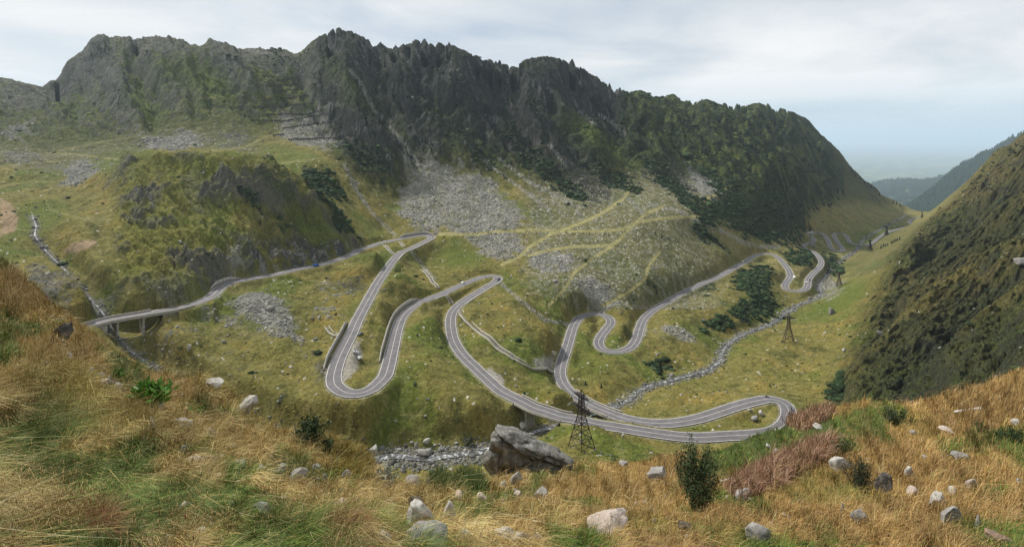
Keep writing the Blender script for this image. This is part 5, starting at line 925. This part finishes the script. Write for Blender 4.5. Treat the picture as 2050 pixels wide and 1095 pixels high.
FR = [(516,1022,40,32,'g','grey pointed boulder standing in green grass on the lower left slope'),(357,849,40,20,'g','flat grey slab lying in golden grass on the left slope'),(305,852,14,28,'g','narrow upright stone just left of the flat grey slab'),(364,901,14,16,'g','small grey wedge stone below the flat slab on the left slope'),
 (386,925,34,16,'p','pinkish broken stone low in the grass on the left slope'),(591,956,46,20,'g','long pale grey slab at the end of a stony row on the slope'),(557,943,28,14,'g','grey slab touching the left end of the long pale slab'),(519,940,20,14,'w','small whitish stone left of the stony row'),(415,868,26,14,'g','low grey stone right of the flat grey slab'),
 (180,745,10,16,'w','small white upright stone high on the left slope'),(233,775,14,18,'g','small grey stone right of a flat buried stone on the left slope'),(209,766,30,12,'p','flat buried pinkish stone high on the left slope'),(135,714,12,14,'w','little white stone below the leaning dark slab'),
 (120,662,34,46,'d','leaning dark slab near the crest of the left slope'),(418,768,42,16,'w','pale outcrop stone on the crest line of the left slope'),(488,812,26,40,'w','leaning pale rock face at the edge of the left slope above the valley'),(11,1070,34,26,'w','whitish rounded stone at the lower left edge'),(333,1081,14,16,'g','small grey stone at the very bottom left of the slope'),
 (377,1016,10,9,'w','tiny white pebble-like stone in green grass'),(463,1007,9,9,'w','bright white little stone left of the pointed boulder'),(433,953,18,12,'g','small grey stone under the pinkish broken one'),(631,936,22,10,'g','low grey stone near the yellow-green mound'),(647,960,14,16,'g','small upright stone right of the long pale slab'),
 (682,1014,34,14,'p','pinkish low stone in golden grass left of the big pale block'),(691,954,20,16,'g','grey stone at the foot of the yellow-green mound'),(317,815,14,12,'g','small grey stone beside the leafy green plants'),(832,1039,64,44,'w','large pale block of rock in the centre foreground'),(898,1033,32,42,'w','white angular pointed rock right of the large pale block'),
 (832,1012,36,18,'d','dark rock lying on top edge behind the large pale block'),(779,1012,20,18,'p','rounded pinkish stone left of the large pale block'),(853,1088,92,28,'g','broad grey rock at the bottom edge below the large pale block'),(928,1083,40,44,'g','speckled grey pyramid rock at the bottom edge'),(769,1084,28,28,'w','pale leaning rock at the bottom edge left of the broad grey one'),
 (1010,1080,50,34,'w','pale craggy rock at the bottom edge, left part of a cluster'),(1043,1084,40,24,'w','flat pale rock in the middle of the bottom-edge cluster'),(1073,1084,34,20,'g','grey rock at the right end of the bottom-edge cluster'),(984,1067,14,16,'g','small grey stone between pyramid rock and cluster'),(1084,993,28,20,'g','split grey stone among green leaves right of centre'),
 (917,996,24,12,'p','flat pinkish stone below the tall green grass'),(964,997,20,14,'p','low pinkish stone right of the tall green grass'),(1038,990,16,14,'p','small pinkish stone in golden grass below the great outcrop'),(1006,971,16,12,'w','small pale stone left of the stone pair below the outcrop'),(1036,958,26,26,'g','grey stone leaning in the pair below the great outcrop'),
 (1685,931,46,24,'w','large pale flat boulder left of the dark pine bush'),(1826,947,17,18,'w','small pale stone right of the dark pine bush'),(1949,971,19,20,'p','upright pinkish stone on the right slope'),(1887,1005,34,36,'w','tall pale stone on the right slope'),(1909,1037,40,32,'g','broad grey stone with lichen below the tall pale one'),
 (1727,1038,34,30,'g','angular grey stone below the dark pine bush'),(1689,1021,11,26,'w','thin upright white stone left of the angular grey one'),(1727,1017,9,8,'w','tiny white stone above the angular grey one'),(1527,1077,54,36,'g','large grey dome boulder at the bottom right edge'),(1372,1057,30,22,'d','dark mossy rock with pale top left of the grey dome boulder'),
 (1492,991,30,22,'g','grey layered rock under the end of the red-brown bank'),(1911,984,18,14,'w','small pale stone above the broad lichened stone'),(1831,986,22,16,'p','half-buried pinkish stone on the right slope'),(1927,917,32,12,'g','low grey slab high on the right slope'),(1903,866,28,9,'p','flat pale slab near the top of the right slope'),
 (2020,1091,62,20,'r','reddish rock at the bottom right corner'),(1780,973,42,34,'d','dark shaggy rock between the pine bush and half-buried stone'),(2046,964,12,14,'w','pale stone cut by the right picture edge'),(2040,846,18,9,'w','small pale stone by the right edge near the crest'),(1212,1057,100,26,'p','broad flat pale boulder in golden grass, bottom centre right'),
 (1320,951,44,20,'g','grey boulder in golden grass left of the willow bush'),(1248,930,20,10,'g','small grey stone near the crest right of the great outcrop'),(1560,908,20,10,'w','small pale stone on the green patch'),(1540,893,14,8,'w','little white stone on the green patch, nearer the road'),(1962,1052,14,34,'g','thin mossy upright stone low on the right slope'),
 (1830,866,14,8,'g','little grey stone on the upper right slope'),(1640,855,22,8,'w','pale stones beside the rusty shrub bank'),(1700,1000,9,8,'g','tiny grey stone left of the dark shaggy rock')]
for k, (u, v, w, h, mk, lab) in enumerate(FR):
    vb = min(v + h * .45, 1120); p = hit(u, vb, 1.3, 95); W_ = w * p[1] / F; H_ = h * p[1] / F; V, Fs = rock_shape(100 + k, ICO4 if w > 24 else ICO3, cuts=10 + k % 6, d=(W_ * 1.05, W_ * .85, H_ * 1.55))
    o = npmesh('boulder', V, Fs, MR[mk]); o.location = (p[0], p[1] + W_ * .25, p[2] + H_ * .27); o.rotation_euler = (0, .75, 0) if lab.startswith('leaning') else (0, 0.25 * math.sin(k * 2.3), k * 1.7 if w > h * 1.2 and w < 30 else 0); tag(o, lab, 'rock', 'rocks in the hillside grass')
    me = o.data; at = me.attributes.new('sharp', 'BOOLEAN', 'POINT') if False else None
# the great outcrop and mid-ground boulders
V, Fs = rock_shape(23, ICO4, cuts=16, rough=.07, d=(1, 1, 1)); 
p = hit(1040, 947, 20, 95); Yo = p[1]; px = Yo / F
oc = thing('rock_outcrop', 'great grey layered rock outcrop above the white water', 'rock', (p[0], p[1] + 3, p[2]))
for dx, dz, w, h, d, sd_, rot in ((-8, 44, 92, 26, 60, 23, .30), (-50, 16, 40, 62, 50, 5, .12), (8, 26, 96, 34, 70, 9, .42), (42, 14, 96, 30, 70, 12, .34), (74, -2, 70, 28, 50, 31, .25), (-12, 0, 96, 56, 60, 16, .1), (30, -22, 136, 56, 60, 44, .08), (-50, -24, 54, 64, 60, 47, -.1), (20, 36, 60, 18, 40, 52, .5), (56, 2, 84, 26, 64, 53, .45), (-30, 30, 50, 40, 60, 55, .2), (62, -30, 104, 52, 60, 61, .12), (14, -44, 150, 66, 60, 62, 0), (96, -22, 50, 34, 50, 63, .2)):
    V, Fs = rock_shape(sd_, ICO4, cuts=12, rough=.06, d=(w * px, d * px, h * px)); R = np.array(Matrix.Rotation(rot, 3, 'Y')); o = npmesh('rock_mass', V @ R.T, Fs, MR['b'], parent=oc, loc=(dx * px, 0, (dz * .78 - 4) * px))
MD = [(1108,706,14,9,'w','whitish boulder beside the bare dirt patch by the road'),(1665,624,14,12,'b','single brown boulder on the green valley meadow'),(747,901,19,17,'w','pale grey boulder on the left bank of the rocky stream'),(854,883,16,11,'w','pale round boulder above the rocky stream'),(834,891,11,12,'g','grey boulder next to the pale round one above the stream'),(851,905,30,14,'g','flat broad grey rock at the edge of the rocky stream'),
      (829,963,38,20,'g','long grey boulder below the stream, left of the tall green grass'),(857,961,9,16,'w','small pale upright stone right of the long grey boulder'),(1248,872,7,8,'w','white stone just below the lower road'),(2043,523,34,12,'g','pale slab sticking out of the right hillside'),(378,695,10,14,'w','cone-shaped pale boulder below the viaduct'),
      (1109,918,14,8,'g','small grey rock on the meadow left of the big pylon'),(1047,852,16,12,'w','pale boulder under the left end of the lower bridge'),(1025,860,9,7,'w','small white stone left of the lower bridge boulder'),(1762,668,14,10,'b','brown boulder amid rubble on the foot of the right hillside'),(1512,838,17,10,'g','heap-like grey boulder inside the nearest hairpin'),(1524,826,12,10,'w','pale boulder inside the nearest hairpin curve'),
      (1690,700,9,7,'w','pale stone on the right hillside edge')]
for k, (u, v, w, h, mk, lab) in enumerate(MD):
    p = hit(u, v + h * .4, 85); W_ = w * p[1] / F; H_ = h * p[1] / F; V, Fs = rock_shape(300 + k, ICO3, cuts=12, d=(W_, W_ * .85, H_ * 1.3)); o = npmesh('boulder', V, Fs, MR[mk]); o.location = (p[0], p[1], p[2] + H_ * .35); tag(o, lab, 'rock', 'boulders on the valley floor')
# leaf shrubs
M_LEAF = mat('willow_leaves', attr='Col', rough=.6, spec=.3); M_STEM = mat('woody_stem', (.09, .06, .035), .9)
def leaf_bush(name, label, cat, u, vb, wpx, hpx, leaves, nstem, lsz, colr, seed, ymin=1.5, ymax=95, parent_kind=None, spread=.5, depth=1.0):
    r = np.random.default_rng(seed); p = hit(u, vb, ymin, ymax); sc_ = p[1] / F; W_ = wpx * sc_; H_ = hpx * sc_; root = thing(name, label, cat, tuple(p)); st = MB(); tips = []
    for k in range(nstem):
        a = r.uniform(0, 6.28); rad = W_ * .5 * r.uniform(.1, 1.0); hh = H_ * r.uniform(.55, 1.0) * (1 - .35 * (rad / (W_ * .5)) ** 2); b = Vector((math.cos(a) * rad * .25, math.sin(a) * rad * .25 * depth, 0)); q0 = b
        for s_ in range(1, 6):
            t_ = s_ / 5; q1 = Vector((math.cos(a) * rad * (.25 + .75 * t_) + r.normal() * .02 * W_, math.sin(a) * rad * (.25 + .75 * t_) * depth, hh * t_)); st.bar(q0, q1, H_ * .006 * (1.3 - t_), 3); tips.append((q0, q1, t_)); q0 = q1
    st.build('stems', M_STEM, root); wts = np.array([.25 + t_[2] for t_ in tips]); ii = r.choice(len(tips), leaves, p=wts / wts.sum()); f = r.random(leaves)
    A0 = np.array([t_[0] for t_ in tips])[ii]; A1 = np.array([t_[1] for t_ in tips])[ii]; c = A0 + (A1 - A0) * f[:, None] + r.normal(size=(leaves, 3)) * W_ * .045
    d = r.normal(size=(leaves, 3)); d[:, 2] = np.abs(d[:, 2]) * .9 + .3; d /= np.linalg.norm(d, axis=1)[:, None]; n2 = np.cross(d, r.normal(size=(leaves, 3))); n2 /= np.linalg.norm(n2, axis=1)[:, None]; L_ = lsz * r.uniform(.6, 1.3, leaves)[:, None]
    V = np.stack([c, c + d * L_ * .5 + n2 * L_ * .17, c + d * L_, c + d * L_ * .5 - n2 * L_ * .17], 1).reshape(-1, 3); Fq = np.arange(leaves * 4).reshape(-1, 4); cc = np.repeat(np.asarray(colr)[None] * (1 + .45 * (r.random((leaves, 1)) * 2 - 1)), 4, 0); npmesh('leaves', V, Fq, M_LEAF, parent=root, colattr=cc); return root
leaf_bush('willow_bush', 'tall dark green willow bush in front of the lower road', 'bush', 1398, 1026, 92, 165, 5200, 26, .095, (.030, .055, .018), 5)
leaf_bush('willow_bush', 'low dark green willow shoots spreading left of the tall bush', 'bush', 1366, 985, 44, 95, 1100, 10, .09, (.032, .055, .018), 6)
leaf_bush('pine_bush', 'small dark pine bush beside the large pale flat boulder', 'bush', 1720, 986, 62, 80, 5200, 30, .06, (.018, .034, .014), 7)
leaf_bush('leafy_bush', 'low dark green bush above the pale flat boulder', 'bush', 1690, 912, 50, 34, 900, 14, .12, (.035, .055, .016), 8)
leaf_bush('leafy_bush', 'dark green bush on the upper right slope', 'bush', 1795, 850, 60, 36, 1800, 18, .16, (.030, .045, .014), 9)
leaf_bush('leafy_bush', 'dark green bush at the right edge of the slope', 'bush', 2035, 892, 40, 40, 1100, 14, .10, (.028, .048, .016), 10)
leaf_bush('leafy_bush', 'green bush half cut off near the right edge, left of a darker one', 'bush', 2003, 885, 28, 28, 700, 10, .09, (.035, .065, .02), 11)
leaf_bush('weed_clump', 'slender dark weed standing on the upper right slope', 'plant', 1962, 868, 20, 44, 500, 6, .08, (.035, .05, .016), 12)
leaf_bush('dock_plants', 'long clump of bright green broad leaves on the left slope', 'plant', 300, 812, 84, 46, 420, 26, .26, (.075, .19, .02), 13, depth=.6)
leaf_bush('dock_plants', 'small bright green leafy clump at the end of the long one', 'plant', 392, 836, 40, 14, 160, 10, .18, (.07, .16, .02), 14, depth=.6)
leaf_bush('dock_plants', 'small bright green leafy tuft higher on the left slope', 'plant', 236, 757, 20, 14, 120, 8, .2, (.07, .17, .02), 15)
leaf_bush('leafy_bush', 'green bushes hanging over the edge of the left slope', 'bush', 620, 898, 86, 60, 2600, 30, .2, (.035, .06, .02), 16)
leaf_bush('leafy_bush', 'green bush on the crest just left of the yellow-green mound', 'bush', 655, 912, 40, 40, 1200, 16, .16, (.04, .07, .02), 17)
leaf_bush('silvery_weed', 'pale silvery weed at the foot of the yellow-green mound', 'plant', 775, 975, 50, 46, 700, 14, .10, (.22, .24, .19), 18)
leaf_bush('leafy_bush', 'dark bush growing beside the great outcrop', 'bush', 935, 893, 30, 24, 700, 10, .7, (.03, .045, .016), 19, ymin=90, ymax=400)
# fallen pole and plank
def log(name, label, cat, a, b, r_, m):
    pa = hit(*a, 1.5, 95); pb = hit(*b, 1.5, 95); pa[2] += r_ * 1.4; pb[2] += r_ * 1.4; root_ = MB().bar(pa, pb, r_, 9).build(name, m); tag(root_, label, cat); return root_
M_PALEW = mat('bleached_wood', (.50, .47, .42), .8, noise=.2, nscale=4)
log('fallen_pole', 'white fallen pole sticking out of the red-brown bank', 'pole', (1441, 967), (1486, 957), .07, M_PALEW); log('wooden_plank', 'bleached plank lying near the crest of the right slope', 'plank', (1912, 828), (1966, 820), .10, M_PALEW)
# grass
M_GRASS = mat('grass_blades', attr='Col', rough=.75, spec=.15)
def blades(x, y, z, h, w, lx, ly, c, name, r, kind='stuff', zoff=0.0, label=None):
    n = len(x); a = r.random(n) * np.pi; wx_, wy_ = np.cos(a) * w / 2, np.sin(a) * w / 2; b = np.stack([x, y, z + zoff], 1); wv_ = np.stack([wx_, wy_, 0 * w], 1); ln = np.stack([lx, ly, 0 * lx], 1) * h[:, None]; up = np.array([0, 0, 1.0])[None] * h[:, None]
    m1 = b + up * .52 + ln * .22; l_ = np.hypot(lx, ly); t1 = b + up * (1 - .35 * np.clip(l_, 0, 1.6))[:, None] + ln * .85
    V = np.stack([b - wv_, b + wv_, m1 - wv_ * .8, m1 + wv_ * .8, t1], 1).reshape(-1, 3); o_ = np.arange(n)[:, None] * 5
    Fq = np.concatenate([o_ + np.array([[0, 1, 3]]), o_ + np.array([[0, 3, 2]]), o_ + np.array([[2, 3, 4]])], 1).reshape(-1, 3); return tag(npmesh(name, V, Fq, M_GRASS, colattr=np.repeat(c, 5, 0)), kind=kind)
wF = np.where(isF & (YY > 1.6) & (YY < 92) & (VG < 1180), 1, 0) * vis
vr = np.abs(np.gradient(VG, axis=0)) * 1.0; wF = wF * np.clip(vr, 0.15, 8)
def fgcol(x, y, r):
    n = len(x); g = greenpatch(x, y); a = fbm(x / (1 + y * .10), y / (1 + y * .10), 3, 811); isg = r.random(n) < np.clip(g * 1.05, .05, .93)
    gold_ = np.array([(.34, .245, .095), (.26, .175, .058), (.43, .34, .17), (.17, .11, .045)]); gr_ = np.array([(.075, .12, .022), (.05, .085, .018), (.12, .15, .03)])
    # warmer and redder on the right-hand slope, paler on the left
    c = gold_[r.choice(4, n, p=[.4, .28, .17, .15])]; u = U0 + x / y * F; rt = sstep(900, 1500, u)[:, None]; c = c * (1 - rt * np.array([[.20, .30, .36]])); c = c * (1 + .35 * a[:, None]); c2 = gr_[r.choice(3, n, p=[.45, .35, .2])] * (1 + .3 * a[:, None])
    olive_ = sstep(.05, .45, fbm(x / (2 + y * .2), y / (2 + y * .2), 2, 815))[:, None] * .65; c = c * (1 - olive_) + np.array([[.15, .14, .03]]) * olive_
    return np.where(isg[:, None], c2, c) * np.exp(r.normal(0, .30, (n, 1))), isg
for part, (N_, hk) in enumerate(((340000, 1.0), (90000, 1.5))):
    x, y, r = scatter(wF, N_, 900 + part); n = len(x)
    cs_ = .22 + .035 * y; cxi, cyi = np.floor(x / cs_), np.floor(y / cs_); tx_ = (cxi + .15 + .7 * white(cxi, cyi, 61)) * cs_; ty_ = (cyi + .15 + .7 * white(cxi, cyi, 62)) * cs_
    pull = np.where(r.random(n) < .55, r.uniform(.35, .9, n), 0); ox, oy = (x - tx_), (y - ty_); x = x - ox * pull; y = np.maximum(y - oy * pull, 1.2); outx, outy = ox / cs_ * 1.6 * (pull > 0), oy / cs_ * 1.6 * (pull > 0)
    z = ground(x, y); c, isg = fgcol(x, y, r); tv_ = white(cxi, cyi, 63); c = c * (.75 + .5 * tv_)[:, None]
    h = (0.17 + 0.0055 * y) * np.exp(r.normal(0, .38, n)) * hk * np.where(isg, .8, 1.0) * (1 + .6 * fbm(x / (.8 + .1 * y), y / (.8 + .1 * y), 2, 821)) * (.7 + .6 * white(cxi, cyi, 64)); w = np.maximum(.0035, y * .00078) * r.uniform(.6, 1.3, n)
    la = -.35 + 1.6 * fbm(x / 1.4, y / 1.4, 2, 823); lm = .55 + .7 * fbm(x / .9 + 5, y / .9, 2, 825) + .45 * r.random(n); near = sstep(14, 6, y)
    lx = np.cos(la) * lm * (.5 + .5 * near) + r.normal(0, .33, n) + outx; ly = np.sin(la) * lm * (.5 + .35 * near) + r.normal(0, .33, n) + outy
    if part == 1: c = np.where(isg[:, None], c * 1.3, np.minimum(c * 1.25 + .02, .55)); w = w * .7
    blades(x, y, z, h, w, lx, ly, c, 'grass' if part == 0 else 'seeding_grass', r)
x, y, r = scatter(wF * (YY < 22) * (1.05 - gp), 8000, 931); z = ground(x, y); n = len(x); h = (.30 + .010 * y) * r.uniform(.7, 1.25, n); lx = .3 + r.normal(0, .35, n); ly = r.normal(0, .3, n)
c = np.array([(.44, .32, .14)]) * (1 + .3 * (r.random((n, 1)) - .5)); c = np.where((r.random(n) < .05)[:, None], np.array([[.16, .05, .03]]), c); blades(x, y, z, h, np.maximum(.002, y * .0004), lx, ly, c, 'grass_stalks', r)
l_ = np.hypot(lx, ly); tip = np.stack([x + lx * h * .85, y + ly * h * .85, z + h * (1 - .35 * np.clip(l_, 0, 1.6))], 1); hd = .011 * (1 + y * .04) * r.uniform(.7, 1.4, n); V3 = tip[:, None, :] + np.array([(0, 0, 1.9), (.32, 0, 0), (-.16, .28, 0), (-.16, -.28, 0), (0, 0, -1.9)])[None] * hd[:, None, None]
F3 = np.array([(0, 1, 2), (0, 2, 3), (0, 3, 1), (4, 2, 1), (4, 3, 2), (4, 1, 3)]); tag(npmesh('seed_heads', V3.reshape(-1, 3), (F3[None] + np.arange(n)[:, None, None] * 5).reshape(-1, 3), M_GRASS, colattr=np.repeat(c * 1.1, 5, 0)), kind='stuff')
x, y, r = scatter(wF * (YY < 60) * (fbm(XX / (2 + .1 * YY), YY / (2 + .1 * YY), 2, 977) > .12), 300, 975); z = ground(x, y); sz = .0024 * (y + 4) * np.exp(r.normal(0, .5, len(x)))
instances(ICO2, x, y, z + sz * .5, sz, r, flat=(.5, .9), color=(.27, .26, .235), cvar=.35, name='small_stones', m=M_SROCK, jit=.14)
# dense stands placed where the photo shows them
def stand(name, poly, n, hpx, wk, cols, lean, seed, ymax=95, ymin=1.5):
    r = np.random.default_rng(seed); P_ = np.array(poly, float); us, vs = [], []
    while len(us) < n:
        a = r.uniform(P_[:, 0].min(), P_[:, 0].max()); b = r.uniform(P_[:, 1].min(), P_[:, 1].max()); ins = False
        for i_ in range(len(P_)):
            xa, ya = P_[i_]; xb, yb = P_[i_ - 1]
            if (b < ya) != (b < yb) and a < (xb - xa) * (b - ya) / (yb - ya) + xa: ins = not ins
        if ins: us.append(a + r.normal() * 5); vs.append(b + r.normal() * 4)
    H3 = np.array([hit(a, b, ymin, ymax) for a, b in zip(us, vs)]); x, y, z = H3.T; h = hpx * y / F * r.uniform(.5, 1.25, n) * (1 + .8 * fbm(x / (y * .012), y / (y * .012) + x, 2, seed)); w = np.maximum(.004, y * .0008) * wk * r.uniform(.7, 1.3, n)
    lx = lean + r.normal(0, .38, n); ly = r.normal(0, .38, n); ca = np.array(cols); c = ca[r.integers(0, len(ca), n)] * (1 + .3 * (r.random((n, 1)) - .5)); blades(x, y, z, h, w, lx, ly, c, name, r)
RED = [(.20, .10, .055), (.29, .17, .105), (.10, .05, .032), (.34, .22, .15), (.14, .10, .04)]
stand('fireweed_bank', [(1452,985),(1480,965),(1520,945),(1560,925),(1600,905),(1640,895),(1668,888),(1664,905),(1640,930),(1590,955),(1540,985),(1490,1000)], 9500, 34, 1.5, RED, .35, 41)
stand('fireweed_bank', [(1575,852),(1600,838),(1650,826),(1668,828),(1640,845),(1600,862)], 3200, 22, 1.5, RED, .3, 42)
stand('tall_green_grass', [(858,982),(872,968),(905,974),(935,965),(962,972),(975,985),(930,992),(890,990)], 5200, 34, 1.2, [(.05, .085, .02), (.07, .11, .03), (.035, .06, .02), (.13, .15, .05)], .1, 43)
stand('yellow_green_mound', [(668,950),(672,925),(690,905),(712,900),(736,915),(742,940),(738,960),(700,962)], 9000, 22, 1.1, [(.15, .14, .025), (.20, .15, .03), (.09, .10, .02), (.26, .15, .04)], .1, 44)
stand('dry_tussock', [(640,1095),(650,1060),(690,1050),(740,1070),(745,1095)], 2500, 50, .9, [(.24, .12, .06), (.33, .18, .09)], .3, 45)
stand('dry_tussock', [(160,1095),(175,1060),(215,1050),(240,1095)], 1500, 60, .9, [(.32, .18, .09), (.25, .13, .07)], .3, 46)
#@@HAZE
def add_haze():
    m = bpy.data.materials.new('haze_air'); m.use_nodes = True; nt = m.node_tree; nt.nodes.clear()
    out = nt.nodes.new('ShaderNodeOutputMaterial'); pv = nt.nodes.new('ShaderNodeVolumePrincipled'); pv.inputs['Color'].default_value = (0.68, 0.84, 1.0, 1); pv.inputs['Density'].default_value = HAZE_DENSITY; pv.inputs['Anisotropy'].default_value = 0.2
    nt.links.new(pv.outputs[0], out.inputs['Volume'])
    x, y0, y1, z0, z1 = 180000, -3000, 125000, float(Z.min()) - 60, 330
    V = [(-x, y0, z0), (x, y0, z0), (x, y1, z0), (-x, y1, z0), (-x, y0, z1), (x, y0, z1), (x, y1, z1), (-x, y1, z1)]
    tag(npmesh('haze', V, [(3, 2, 1, 0), (4, 5, 6, 7), (0, 1, 5, 4), (1, 2, 6, 5), (2, 3, 7, 6), (3, 0, 4, 7)], m), kind='stuff')
add_haze()
